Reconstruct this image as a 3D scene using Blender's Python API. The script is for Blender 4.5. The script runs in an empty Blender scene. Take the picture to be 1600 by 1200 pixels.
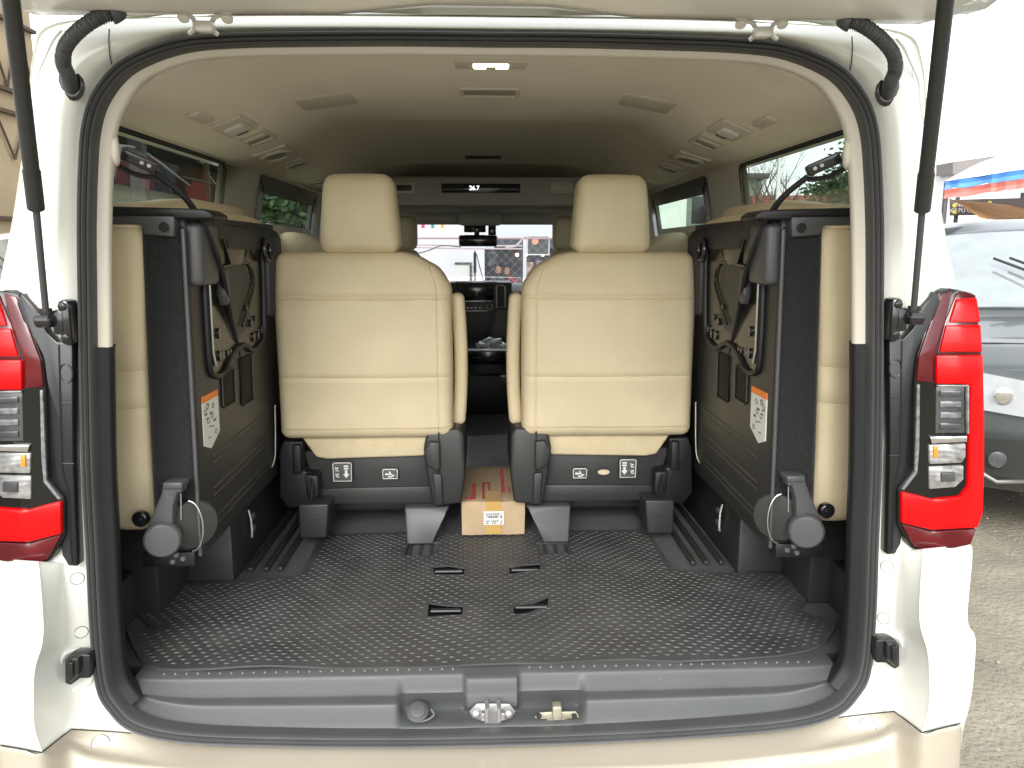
import bpy, bmesh, math, random
from mathutils import Vector, Matrix, noise
random.seed(7)
scene = bpy.context.scene
# ------------------------------------------------------------------ camera
W_, H_, F_ = 1600., 1200., 1200.
YAW, PITCH = math.radians(2.0685), math.radians(9.9262)
cam = bpy.data.cameras.new('camera'); co = bpy.data.objects.new('camera', cam)
scene.collection.objects.link(co); scene.camera = co
co.location = (0, 0, 1.5)
co.rotation_euler = (math.pi/2 - PITCH, 0, -YAW)
cam.sensor_width = 36; cam.lens = F_/W_*36; cam.clip_start = .02; cam.clip_end = 800
# ------------------------------------------------------------------ world, sun, exposure
SUN_EL, SUN_ROT = math.radians(33), math.radians(190)
w = bpy.data.worlds.new('World'); scene.world = w; w.use_nodes = True
nt = w.node_tree; bg = nt.nodes['Background']
sky = nt.nodes.new('ShaderNodeTexSky'); sky.sky_type = 'NISHITA'; sky.sun_disc = False
sky.sun_elevation = SUN_EL; sky.sun_rotation = SUN_ROT; sky.air_density = 1.0; sky.dust_density = 3.0
hs = nt.nodes.new('ShaderNodeHueSaturation'); hs.inputs['Saturation'].default_value = .25
hs.inputs['Value'].default_value = 1.0
nt.links.new(sky.outputs[0], hs.inputs['Color']); ov = nt.nodes.new('ShaderNodeMixRGB'); ov.inputs[0].default_value = .55; ov.inputs[2].default_value = (6.2, 6.5, 6.8, 1)   # even overcast
nt.links.new(hs.outputs[0], ov.inputs[1]); nt.links.new(ov.outputs[0], bg.inputs[0])
bg.inputs[1].default_value = .15
sl = bpy.data.lights.new('sun', 'SUN'); sl.energy = .95; sl.angle = math.radians(30); sl.color = (1, .98, .95)
so = bpy.data.objects.new('sun', sl); scene.collection.objects.link(so)
az = SUN_ROT   # nishita: sun direction = (sin, cos) of rotation
sd = Vector((math.sin(az)*math.cos(SUN_EL), math.cos(az)*math.cos(SUN_EL), math.sin(SUN_EL)))
so.rotation_euler = sd.to_track_quat('Z', 'Y').to_euler()
scene.view_settings.view_transform = 'Standard'; scene.view_settings.look = 'None'
scene.view_settings.exposure = 1.42; scene.view_settings.gamma = 1
scene.cycles.max_bounces = 12; scene.cycles.diffuse_bounces = 8; scene.cycles.transparent_max_bounces = 12
# ------------------------------------------------------------------ photogrammetry: photo pixel -> place
FW = Vector((math.sin(YAW)*math.cos(PITCH), math.cos(YAW)*math.cos(PITCH), -math.sin(PITCH)))
RT = Vector((math.cos(YAW), -math.sin(YAW), 0)); UP = RT.cross(FW)
XC = .008            # the van's centre line
def ray(u, v): return FW + RT*(u-800)/F_ + UP*(600-v)/F_
def PY(u, v, Y): d = ray(u, v); return d*(Y/d.y) + Vector((0, 0, 1.5))
def PZ(u, v, Z): d = ray(u, v); return d*((Z-1.5)/d.z) + Vector((0, 0, 1.5))
def PX(u, v, X): d = ray(u, v); return d*(X/d.x) + Vector((0, 0, 1.5))
def vY(u, v, Y): return PY(u, v, Y) - Vector((XC, 0, 0))    # van coordinates
def vZ(u, v, Z): return PZ(u, v, Z) - Vector((XC, 0, 0))
def vX(u, v, X): return PX(u, v, X+XC) - Vector((XC, 0, 0))
def mxv(p): return Vector((-p[0], p[1], p[2]))
def sm(a, b, x):
    t = min(1, max(0, (x-a)/(b-a))); return t*t*(3-2*t)
# ------------------------------------------------------------------ materials
def mat(name, col, rough=.5, metal=0., coat=0., spec=.5, bump=None, var=.06, vscale=6., speck=None, coatr=.05, aniso=None, stretch=None, rvar=0., sheen=0):
    m = bpy.data.materials.new(name); m.use_nodes = True; n = m.node_tree.nodes; l = m.node_tree.links
    b = n['Principled BSDF']; b.inputs['Roughness'].default_value = rough; b.inputs['Metallic'].default_value = metal
    b.inputs['Coat Weight'].default_value = coat; b.inputs['Coat Roughness'].default_value = coatr
    b.inputs['Specular IOR Level'].default_value = spec
    if sheen: b.inputs['Sheen Weight'].default_value = sheen
    tc = n.new('ShaderNodeTexCoord'); mp = n.new('ShaderNodeMapping'); l.new(tc.outputs['Object'], mp.inputs[0])
    if stretch: mp.inputs['Scale'].default_value = stretch
    nz = n.new('ShaderNodeTexNoise'); nz.inputs['Scale'].default_value = vscale; nz.inputs['Detail'].default_value = 5
    l.new(mp.outputs[0], nz.inputs['Vector'])
    rp = n.new('ShaderNodeValToRGB'); l.new(nz.outputs[0], rp.inputs[0])
    rp.color_ramp.elements[0].position = .3; rp.color_ramp.elements[1].position = .7
    rp.color_ramp.elements[0].color = tuple(c*(1-var) for c in col)+(1,)
    rp.color_ramp.elements[1].color = tuple(min(1, c*(1+var)) for c in col)+(1,)
    out = rp.outputs[0]
    if speck:
        s2 = n.new('ShaderNodeTexNoise'); s2.inputs['Scale'].default_value = speck[0]; s2.inputs['Detail'].default_value = 2
        l.new(mp.outputs[0], s2.inputs['Vector'])
        r2 = n.new('ShaderNodeValToRGB'); l.new(s2.outputs[0], r2.inputs[0])
        r2.color_ramp.elements[0].position = speck[1]; r2.color_ramp.elements[1].position = speck[1]+.04
        mx = n.new('ShaderNodeMixRGB'); l.new(r2.outputs[0], mx.inputs[0]); l.new(out, mx.inputs[1]); mx.inputs[2].default_value = tuple(speck[2])+(1,)
        out = mx.outputs[0]
    l.new(out, b.inputs['Base Color'])
    if rvar:
        mr = n.new('ShaderNodeMapRange'); l.new(nz.outputs[0], mr.inputs[0])
        mr.inputs[1].default_value = .3; mr.inputs[2].default_value = .7
        mr.inputs[3].default_value = max(0, rough-rvar); mr.inputs[4].default_value = rough+rvar
        l.new(mr.outputs[0], b.inputs['Roughness'])
    if bump:
        kind, sc, st, dist = bump
        if kind == 'v':
            t = n.new('ShaderNodeTexVoronoi'); t.inputs['Scale'].default_value = sc; o = t.outputs['Distance']
        elif kind == 'w':
            t = n.new('ShaderNodeTexWave'); t.inputs['Scale'].default_value = sc; t.bands_direction = 'Z'; o = t.outputs['Color']
        else:
            t = n.new('ShaderNodeTexNoise'); t.inputs['Scale'].default_value = sc; t.inputs['Detail'].default_value = 6; o = t.outputs[0]
        l.new(mp.outputs[0], t.inputs['Vector'])
        bp = n.new('ShaderNodeBump'); bp.inputs['Strength'].default_value = st; bp.inputs['Distance'].default_value = dist
        l.new(o, bp.inputs['Height']); l.new(bp.outputs[0], b.inputs['Normal'])
    return m
def glass(name, tint, refl=.12):
    m = bpy.data.materials.new(name); m.use_nodes = True; n = m.node_tree.nodes; l = m.node_tree.links
    n.remove(n['Principled BSDF']); o = n['Material Output']
    t = n.new('ShaderNodeBsdfTransparent'); t.inputs[0].default_value = tint+(1,)
    g = n.new('ShaderNodeBsdfGlossy'); g.inputs['Roughness'].default_value = .02
    f = n.new('ShaderNodeFresnel'); f.inputs[0].default_value = 1.5
    nz = n.new('ShaderNodeTexNoise'); nz.inputs['Scale'].default_value = 3
    ml = n.new('ShaderNodeMath'); ml.operation = 'MULTIPLY'; ml.inputs[1].default_value = refl*8
    mx = n.new('ShaderNodeMixShader'); l.new(f.outputs[0], ml.inputs[0]); l.new(ml.outputs[0], mx.inputs[0])
    l.new(t.outputs[0], mx.inputs[1]); l.new(g.outputs[0], mx.inputs[2]); l.new(mx.outputs[0], o.inputs[0])
    return m
def emis(name, col, s):
    m = mat(name, col, .4); b = m.node_tree.nodes['Principled BSDF']
    b.inputs['Emission Color'].default_value = col+(1,); b.inputs['Emission Strength'].default_value = s; return m
M = {}
M['white'] = mat('white_pearl_paint', (.78, .78, .71), .3, coat=.6, var=.015, bump=('n', 5, .03, .01), speck=None)
M['tan'] = mat('tan_metallic_paint', (.43, .385, .305), .36, metal=.15, coat=.5, var=.03)
M['leather'] = mat('beige_leather', (.645, .545, .355), .5, bump=('v', 420, .3, .0012), var=.045, vscale=7, spec=.4)
M['leather2'] = mat('beige_seat_fabric', (.62, .52, .33), .85, bump=('n', 700, .35, .002), var=.05, vscale=30)
M['liner'] = mat('cream_headliner_cloth', (.84, .79, .69), .95, bump=('n', 600, .25, .001), var=.02, spec=.2)
M['trim'] = mat('cream_trim_plastic', (.63, .595, .50), .5, bump=('n', 900, .08, .0006), var=.015)
M['ftrim'] = mat('shaded_cream_trim', (.42, .41, .37), .6, var=.03)  # cream trim made darker: the front cabin's shade is put into the colour
M['rubber'] = mat('black_seal_rubber', (.062, .063, .064), .5, var=.12, bump=('n', 300, .06, .001))
M['black'] = mat('black_plastic', (.008, .009, .011), .48, var=.08, bump=('n', 900, .22, .0008))
M['black2'] = mat('soft_black_plastic', (.028, .0285, .0275), .42, var=.08, bump=('n', 900, .2, .0008))
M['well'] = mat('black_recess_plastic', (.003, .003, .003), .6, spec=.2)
M['gloss'] = mat('gloss_black_plastic', (.012, .012, .014), .18, coat=.4, var=.05)
M['grey'] = mat('grey_scuff_plastic', (.072, .077, .077), .5, var=.08, vscale=9, bump=('n', 800, .25, .0008), speck=(230, .735, (.22, .23, .24)), rvar=.06)
M['greyp'] = mat('dark_grey_plastic', (.066, .067, .070), .42, var=.07, bump=('n', 900, .15, .0006))
M['carpet'] = mat('charcoal_carpet', (.018, .0195, .0195), .98, var=.25, vscale=160, bump=('n', 420, .9, .003), spec=.15, sheen=.2)
M['mat'] = mat('black_rubber_mat', (.060, .060, .061), .48, var=.25, vscale=7, bump=('n', 260, .22, .001), rvar=.1, speck=(4.2, .63, (.072, .071, .068)))
M['ringline'] = mat('grey_seam_sealer', (.16, .16, .15), .6)
M['pan'] = mat('olive_coated_steel', (.015, .0145, .008), .28, metal=0, coat=.35, var=.15, vscale=4)
M['steel'] = mat('bare_steel', (.55, .55, .56), .32, metal=.85, var=.1, vscale=30)
M['chrome'] = mat('chrome', (.8, .8, .8), .08, metal=1, var=.01)
M['zinc'] = mat('zinc_coated_steel', (.5, .47, .36), .4, metal=.7, var=.12, vscale=40)
M['strap'] = mat('black_webbing', (.016, .016, .018), .7, bump=('n', 900, .5, .001), var=.1)
M['card'] = mat('brown_cardboard', (.45, .335, .205), .85, var=.08, vscale=14, bump=('n', 90, .12, .001))
M['tape'] = mat('amber_packing_tape', (.50, .31, .09), .45, coat=.1, var=.1)
M['ink'] = mat('red_print', (.50, .05, .05), .7, var=.35, vscale=90)
M['paper'] = mat('white_label_paper', (.72, .72, .68), .5, var=.03)
M['taupe'] = mat('taupe_plastic', (.25, .23, .19), .5)
M['orange'] = mat('orange_print', (.85, .22, .03), .5, var=.03)
M['inkb'] = mat('dark_print', (.08, .08, .08), .6, var=.1)
M['red'] = mat('red_tail_lens', (.68, .0, .002), .3, coat=.15, var=.2, vscale=14, spec=.3, bump=('w', 60, .05, .001))
M['redd'] = mat('dark_red_tail_lens', (.085, .002, .004), .2, coat=.2, var=.2, vscale=20)
M['smoke'] = mat('smoke_grey_lens', (.012, .012, .010), .15, spec=.25, coat=.08, var=.2)
M['clear'] = mat('clear_lamp_reflector', (.30, .30, .295), .25, metal=.35, coat=.7, var=.45, vscale=60, bump=('w', 30, .12, .002))
M['cleard'] = mat('dim_clear_lens', (.075, .077, .082), .15, metal=.2, coat=.5, var=.25, vscale=40)
M['lensbar'] = mat('grey_lens_rib', (.16, .16, .17), .2, coat=.5, var=.4, vscale=90)
M['carlamp'] = mat('headlight_lens', (.30, .305, .30), .1, coat=1, metal=.3, var=.12, vscale=12)
M['amber'] = mat('amber_bulb', (.9, .25, .02), .2, coat=1)
M['tint'] = glass('green_tinted_glass', (.58, .66, .60), .03)
M['clearglass'] = glass('clear_glass', (.88, .92, .95), .05)
M['lamp'] = emis('lit_dome_lamp', (1, .90, .70), 2.5)
M['led'] = emis('display_digits', (.8, .9, 1), 1.2)
M['concrete'] = mat('rough_concrete', (.24, .215, .16), .92, var=.3, vscale=2.5, bump=('n', 45, 1, .02), speck=(85, .60, (.21, .19, .155)))
M['wallw'] = mat('white_painted_wall', (.74, .73, .76), .8, var=.05, vscale=1)
M['walltan'] = mat('tan_board_wall', (.40, .31, .19), .85, var=.12, vscale=2, bump=('n', 30, .2, .01))
M['wood'] = mat('dark_timber', (.09, .06, .04), .8, var=.2, vscale=8)
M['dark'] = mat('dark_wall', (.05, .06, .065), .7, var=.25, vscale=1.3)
M['redwall'] = mat('red_painted_wall', (.34, .10, .08), .85, var=.2, vscale=2)
M['bark'] = mat('grey_bark', (.10, .085, .07), .9, var=.3, vscale=10)
M['leaf'] = mat('dark_green_leaf', (.045, .085, .03), .7, var=.4, vscale=3)
M['blue'] = mat('blue_tarpaulin', (.08, .25, .62), .55, var=.12, vscale=3, bump=('n', 7, .3, .03))
M['redt'] = mat('faded_red_tarpaulin', (.58, .17, .14), .6, var=.15, vscale=3, bump=('n', 7, .3, .03))
M['brownt'] = mat('brown_canvas', (.30, .15, .04), .8, var=.2, vscale=2, bump=('n', 5, .5, .05))
M['wtarp'] = mat('white_tarpaulin', (.78, .78, .76), .6, var=.04)
M['carsilver'] = mat('dark_silver_car_paint', (.06, .068, .066), .3, metal=.4, coat=.7, var=.03)
M['carwhite'] = mat('white_car_paint', (.75, .75, .74), .25, coat=1, var=.02)
M['carglass'] = mat('car_window_glass', (.30, .33, .33), .06, metal=.35, coat=1, var=.1)
M['tyre'] = mat('tyre_rubber', (.02, .02, .02), .8)
M['skin'] = mat('brown_skin', (.36, .19, .12), .6)
M['cloth'] = mat('black_clothing', (.02, .02, .025), .85, var=.2)
M['plasticbag'] = mat('clear_plastic_bag', (.62, .64, .64), .18, coat=.8, var=.3, vscale=30, bump=('n', 40, .9, .01))
# ------------------------------------------------------------------ mesh helpers
col = scene.collection
VAN = None
def finish(name, bm, m, parent=None, smooth=35):
    me = bpy.data.meshes.new(name)
    bmesh.ops.recalc_face_normals(bm, faces=bm.faces)
    bm.to_mesh(me); bm.free()
    ms = m if isinstance(m, (list, tuple)) else [m]
    for x in ms: me.materials.append(x)
    if smooth:
        me.polygons.foreach_set('use_smooth', [True]*len(me.polygons))
        me.set_sharp_from_angle(angle=math.radians(smooth))
    o = bpy.data.objects.new(name, me); col.objects.link(o)
    if parent is not None:
        o.parent = parent
        if parent.type == 'EMPTY': o.matrix_parent_inverse = Matrix.Translation(-Vector(parent.get('base', (0, 0, 0))))
    return o
def thing(name, label, cat, loc=(0, 0, 0), group=None, base=None):
    o = bpy.data.objects.new(name, None); col.objects.link(o); o.location = loc
    o['base'] = tuple(base if base is not None else loc); o.empty_display_size = .1
    return tag(o, label, cat, group)
def tag(o, label, cat, group=None):
    o['label'] = label; o['category'] = cat
    if group: o['group'] = group
    return o
def struct(o, kind='structure'):
    o['kind'] = kind; return o
def new(): return bmesh.new()
def a_box(bm, x0, x1, y0, y1, z0, z1, r=0, seg=2):
    t = bmesh.new(); bmesh.ops.create_cube(t, size=1)
    for v in t.verts: v.co = Vector(((x0+x1)/2+v.co.x*abs(x1-x0), (y0+y1)/2+v.co.y*abs(y1-y0), (z0+z1)/2+v.co.z*abs(z1-z0)))
    if r: bmesh.ops.bevel(t, geom=t.edges[:], offset=r, segments=seg, profile=.5, affect='EDGES', clamp_overlap=True)
    merge(bm, t); return bm
def merge(bm, t):
    me = bpy.data.meshes.new('t'); t.to_mesh(me); t.free(); bm.from_mesh(me); bpy.data.meshes.remove(me)
def box(*a, **k): return a_box(new(), *a, **k)
def cuts(bm, axis, ps):
    no = Vector((axis == 0, axis == 1, axis == 2))
    for p in ps:
        bmesh.ops.bisect_plane(bm, geom=bm.verts[:]+bm.edges[:]+bm.faces[:], plane_co=no*p, plane_no=no, dist=1e-5)
    return bm
def frange(a, b, n): return [a+(b-a)*i/n for i in range(1, n)]
def warp(bm, fn):
    for v in bm.verts: v.co = Vector(fn(v.co.x, v.co.y, v.co.z))
    return bm
def a_prism(bm, pts, vec, bevel=0, seg=2):
    t = bmesh.new(); vs = [t.verts.new(p) for p in pts]; f = t.faces.new(vs)
    r = bmesh.ops.extrude_face_region(t, geom=[f]); nv = [g for g in r['geom'] if isinstance(g, bmesh.types.BMVert)]
    bmesh.ops.translate(t, verts=nv, vec=Vector(vec))
    bmesh.ops.recalc_face_normals(t, faces=t.faces[:])
    if bevel: bmesh.ops.bevel(t, geom=t.edges[:], offset=bevel, segments=seg, profile=.5, affect='EDGES', clamp_overlap=True)
    merge(bm, t); return bm
def prism(pts, vec, bevel=0, seg=2): return a_prism(new(), pts, vec, bevel, seg)
def catmull(pts, n, closed=False):
    pts = [Vector(p) for p in pts]; N = len(pts); out = []
    rng = N if closed else N-1
    for i in range(rng):
        if closed: p0, p1, p2, p3 = pts[(i-1) % N], pts[i], pts[(i+1) % N], pts[(i+2) % N]
        else: p0, p1, p2, p3 = pts[max(i-1, 0)], pts[i], pts[i+1], pts[min(i+2, N-1)]
        for k in range(n):
            t = k/n
            out.append(.5*((2*p1)+(p2-p0)*t+(2*p0-5*p1+4*p2-p3)*t*t+(3*p1-p0-3*p2+p3)*t**3))
    if not closed: out.append(pts[-1])
    return out
def a_tube(bm, path, r, n=10, closed=False, caps=True, rfn=None, flat=None):
    path = [Vector(p) for p in path]; N = len(path); rings = []
    up = Vector((0, 0, 1)); prev = None
    for i, p in enumerate(path):
        a = path[(i-1) % N] if (i or closed) else p; b = path[(i+1) % N] if (i < N-1 or closed) else p
        t = (b-a).normalized()
        if prev is None:
            ref = up if abs(t.z) < .9 else Vector((1, 0, 0)); x = t.cross(ref).normalized()
        else: x = (prev - t*prev.dot(t)).normalized()
        prev = x; y = t.cross(x)
        rr = rfn(i/(N-1 if N > 1 else 1)) if rfn else (r[i] if isinstance(r, (list, tuple)) else r)
        fl = flat or (1, 1)
        rings.append([bm.verts.new(p+x*math.cos(2*math.pi*k/n)*rr*fl[0]+y*math.sin(2*math.pi*k/n)*rr*fl[1]) for k in range(n)])
    for i in range(N if closed else N-1):
        A, B = rings[i], rings[(i+1) % N]
        for k in range(n): bm.faces.new((A[k], A[(k+1) % n], B[(k+1) % n], B[k]))
    if caps and not closed: bm.faces.new(rings[0][::-1]); bm.faces.new(rings[-1])
    return bm
def tube(*a, **k): return a_tube(new(), *a, **k)
def a_cyl(bm, c, ax, r, h, n=24, r2=None, bev=0):
    c = Vector(c); ax = Vector(ax).normalized()
    if bev:
        return a_tube(bm, [c, c+ax*.0001, c+ax*bev, c+ax*(h-bev), c+ax*(h-.0001), c+ax*h], [r-bev, r-bev*.9, r, (r2 or r), (r2 or r)-bev*.9, (r2 or r)-bev], n)
    return a_tube(bm, [c, c+ax*h], [r, r if r2 is None else r2], n)
def cyl(*a, **k): return a_cyl(new(), *a, **k)
def a_grid(bm, rows):
    vs = [[bm.verts.new(p) for p in r] for r in rows]
    for i in range(len(vs)-1):
        for j in range(len(vs[0])-1):
            bm.faces.new((vs[i][j], vs[i][j+1], vs[i+1][j+1], vs[i+1][j]))
    return bm
def refine(rows, nr, nc):
    a = [catmull(r, nc) for r in rows]; b = [catmull([a[i][j] for i in range(len(a))], nr) for j in range(len(a[0]))]
    return [[b[j][i] for j in range(len(b))] for i in range(len(b[0]))]
def tidy(bm, d=1e-4): bmesh.ops.remove_doubles(bm, verts=bm.verts[:], dist=d); return bm
def mirrored(bm):
    t = bm.copy()
    for v in t.verts: v.co.x = -v.co.x
    bmesh.ops.reverse_faces(t, faces=t.faces[:]); return t
def a_wall(bm, pts, thick, off):   # flat polygon helper
    return a_prism(bm, pts, off*thick)
def poly_holes(outer, holes, z0=0, thick=.004):
    """flat sheet (x,y) with holes; returns bmesh extruded upward"""
    cu = bpy.data.curves.new('t', 'CURVE'); cu.dimensions = '2D'; cu.fill_mode = 'BOTH'; cu.extrude = thick/2
    for pl in [outer]+holes:
        s = cu.splines.new('POLY'); s.points.add(len(pl)-1); s.use_cyclic_u = True
        for p, q in zip(s.points, pl): p.co = (q[0], q[1], 0, 1)
    o = bpy.data.objects.new('t', cu); col.objects.link(o); bpy.context.view_layer.update()
    me = bpy.data.meshes.new_from_object(o); bm = new(); bm.from_mesh(me)
    bpy.data.objects.remove(o); bpy.data.meshes.remove(me); bpy.data.curves.remove(cu)
    for v in bm.verts: v.co.z += z0+thick/2
    return tidy(bm)
def text_bm(s, size, M4, ext=.0006, space=1.0):
    cu = bpy.data.curves.new('t', 'FONT'); cu.body = s; cu.size = size; cu.extrude = ext; cu.align_x = 'CENTER'; cu.align_y = 'CENTER'
    cu.space_character = space
    o = bpy.data.objects.new('t', cu); col.objects.link(o); bpy.context.view_layer.update()
    me = bpy.data.meshes.new_from_object(o); bm = new(); bm.from_mesh(me)
    bpy.data.objects.remove(o); bpy.data.meshes.remove(me); bpy.data.curves.remove(cu)
    bm.transform(M4); return bm
REAR = Matrix.Rotation(math.pi/2, 4, 'X')      # text that faces the camera (-Y)
# ================================================================== GROUND
bm = new()
N = 60
def gx(i): t = i/N*2-1; return math.copysign(abs(t)**3*180, t)
rows = [[(gx(j), gx(i)+3, 0) for j in range(N+1)] for i in range(N+1)]
a_grid(bm, rows)
for v in bm.verts:
    v.co.z = .02*noise.noise(v.co*.8) if abs(v.co.x) < 20 else 0
struct(finish('ground', bm, M['concrete']))
V, Fq = [], []
rs = random.Random(21)
for i in range(5200):
    x = rs.uniform(1.15, 6.5)*(1 if rs.random() < .8 else -1); y = rs.uniform(.9, 9); r = .003+.009*rs.random()**3
    a, h = rs.uniform(0, 3), r*rs.uniform(.5, .9); n0 = len(V); zb = .02*noise.noise(Vector((x, y, 0))*.8)
    V += [(x+math.cos(a+k*1.2566)*r*rs.uniform(.7, 1.2), y+math.sin(a+k*1.2566)*r*rs.uniform(.7, 1.2), zb-.002) for k in range(5)]+[(x+rs.uniform(-.3, .3)*r, y+rs.uniform(-.3, .3)*r, zb+h)]
    Fq += [(n0+k, n0+(k+1) % 5, n0+5) for k in range(5)]
me = bpy.data.meshes.new('t'); me.from_pydata(V, [], Fq); bm = new(); bm.from_mesh(me); bpy.data.meshes.remove(me)
gv = finish('gravel', bm, mat('loose_grit', (.27, .245, .20), .9, var=.5, vscale=14), None, 0)
gv['kind'] = 'stuff'; gv['label'] = 'loose grit scattered over the rough concrete beside the van'; gv['category'] = 'gravel'
# ================================================================== THE VAN
VAN = thing('van', 'white van seen from behind with its tailgate open and beige seats inside', 'van', (XC, 4.0, 0), base=(0, 4.0, 0))
def part(name, bm, m, parent=None, smooth=35): return finish(name, bm, m, parent or VAN, smooth)
def pair(name, fn, m, parent=None, smooth=35):
    """fn(side) gives the right side mesh; mirrored for the left"""
    out = []
    for s in (1, -1):
        bm = fn(); bm = bm if s == 1 else mirrored(bm); out.append(part(name, bm, m, parent, smooth))
    return out
# ---- opening outline (outer edge of seal), right half, van x / z at Y 1.5
Apx = [(756, 49), (900, 50), (1050, 54), (1150, 58), (1225, 66), (1285, 86), (1328, 113), (1360, 157), (1374, 204), (1379, 260), (1382, 350), (1382, 450),
       (1381, 600), (1379, 730), (1374, 850), (1370, 960), (1362, 1048), (1343, 1088), (1308, 1120), (1229, 1141), (1060, 1155), (900, 1163), (756, 1167)]
Aw = [vY(u, v, 1.484) for u, v in Apx]
for p in Aw: p.y = 1.5
Aw[0].x = 0; Aw[-1].x = 0
half = catmull(Aw, 5)
loop = half + [mxv(p) for p in half[-2:0:-1]]
NL = len(loop)
def normal2(lp, i):
    a, b = lp[(i-1) % len(lp)], lp[(i+1) % len(lp)]; t = (b-a).normalized(); return Vector((-t.z, 0, t.x))   # outward for clockwise
c0 = Vector((0, 1.5, 1.2))
def inset(lp, d, Y):
    out = []
    for i, p in enumerate(lp):
        n = normal2(lp, i)
        if n.dot(Vector((p.x, 0, p.z-1.2))) < 0: n = -n
        k = abs(n.z) if n.z*(p.z-1.2) > 0 and p.z > 1.5 else 0
        dd = d if d <= .018 else .018+(d-.018)*(1-.45*sm(.5, 1, k))
        q = p - n*dd; out.append(Vector((q.x, Y, q.z)))
    return out
# seal: several ribs swept round the opening
prof = [(0, 1.497), (.0005, 1.484), (.0035, 1.479), (.0065, 1.481), (.0077, 1.488), (.009, 1.483), (.0115, 1.481), (.0138, 1.485), (.0146, 1.492), (.0162, 1.489), (.0185, 1.491), (.020, 1.500), (.020, 1.524)]
bm = new(); rings = [inset(loop, d, Y) for d, Y in prof]
rows = [[rg[i % NL] for rg in rings] for i in range(NL+1)]
a_grid(bm, rows); tidy(bm)
part('door_seal', bm, M['rubber'], smooth=50)
# ---- rear frame (white paint): columns A..E outwards, per station
def st(a, b, c, d, e, f=None): return [a, b, c, d, e]
ST = [  # (u,v,Y) x 5
 [(756,49,1.50),(756,44,1.488),(756,38,1.492),(756,32,1.50),(756,26,1.54)],
 [(1050,54,1.50),(1050,48,1.488),(1051,43,1.492),(1052,38,1.50),(1053,30,1.54)],
 [(1225,66,1.50),(1232,58,1.486),(1242,52,1.488),(1255,45,1.50),(1262,38,1.54)],
 [(1328,113,1.50),(1342,98,1.482),(1360,80,1.48),(1392,58,1.50),(1408,52,1.53)],
 [(1360,157,1.50),(1378,148,1.482),(1398,128,1.476),(1425,105,1.50),(1438,100,1.54)],
 [(1374,204,1.50),(1392,203,1.482),(1410,200,1.470),(1432,196,1.488),(1447,190,1.55)],
 [(1382,350,1.50),(1400,350,1.482),(1416,350,1.468),(1440,350,1.484),(1470,345,1.55)],
 [(1382,450,1.50),(1401,450,1.486),(1420,450,1.480),(1450,450,1.484),(1489,448,1.55)],
 [(1382,530,1.50),(1401,530,1.494),(1420,530,1.494),(1455,530,1.490),(1500,530,1.53)],
 [(1381,600,1.50),(1402,600,1.496),(1420,600,1.496),(1460,600,1.490),(1505,600,1.53)],
 [(1379,730,1.50),(1402,730,1.496),(1420,730,1.496),(1460,730,1.490),(1508,730,1.53)],
 [(1374,850,1.50),(1400,850,1.490),(1415,850,1.486),(1445,850,1.475),(1505,848,1.50)],
 [(1373,869,1.50),(1401,869,1.484),(1415,868,1.465),(1443,864,1.432),(1516,856,1.44)],
 [(1370,960,1.50),(1396,965,1.482),(1410,965,1.45),(1438,965,1.385),(1508,962,1.41)],
 [(1366,1010,1.50),(1392,1000,1.484),(1416,1000,1.455),(1450,1015,1.375),(1520,992,1.40)],
 [(1362,1048,1.50),(1386,1050,1.486),(1412,1050,1.45),(1453,1050,1.370),(1518,1050,1.395)],
 [(1343,1088,1.50),(1378,1090,1.486),(1408,1095,1.45),(1452,1105,1.375),(1512,1095,1.40)],
 [(1308,1120,1.50),(1350,1115,1.486),(1397,1111,1.46),(1441,1144,1.385),(1503,1129,1.405)],
 [(1300,1128,1.51),(1345,1128,1.50),(1395,1135,1.475),(1438,1168,1.405),(1500,1152,1.425)],
 [(1296,1140,1.52),(1340,1145,1.51),(1390,1160,1.485),(1434,1190,1.420),(1496,1175,1.440)],
]
def px(st): return [[vY(*p) for p in r] for r in st]
def rear_frame():
    g = px(ST)
    for p in g[0]: p.x = 0
    g = [[r[0], r[1], r[2], r[2].lerp(r[3], .92), r[3], r[3].lerp(r[4], .06), r[4].lerp(r[3], .12), r[4]] for r in g]
    g = [[Vector((r[0].x*.985, 1.512, 1.2+(r[0].z-1.2)*.985))]+r for r in g]
    g = [r+[Vector((min(r[-1].x+.008, .93) if i < 8 else r[-1].x+.004, r[-1].y+.12, r[-1].z+(.03 if i < 3 else 0)))] for i, r in enumerate(g)]
    return a_grid(new(), refine(g, 5, 3))
bm = rear_frame(); merge(bm, mirrored(rear_frame())); tidy(bm, .0006)
# a gutter seam and pressed rim
FRAME = part('rear_frame', bm, M['white'], smooth=55)
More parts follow.
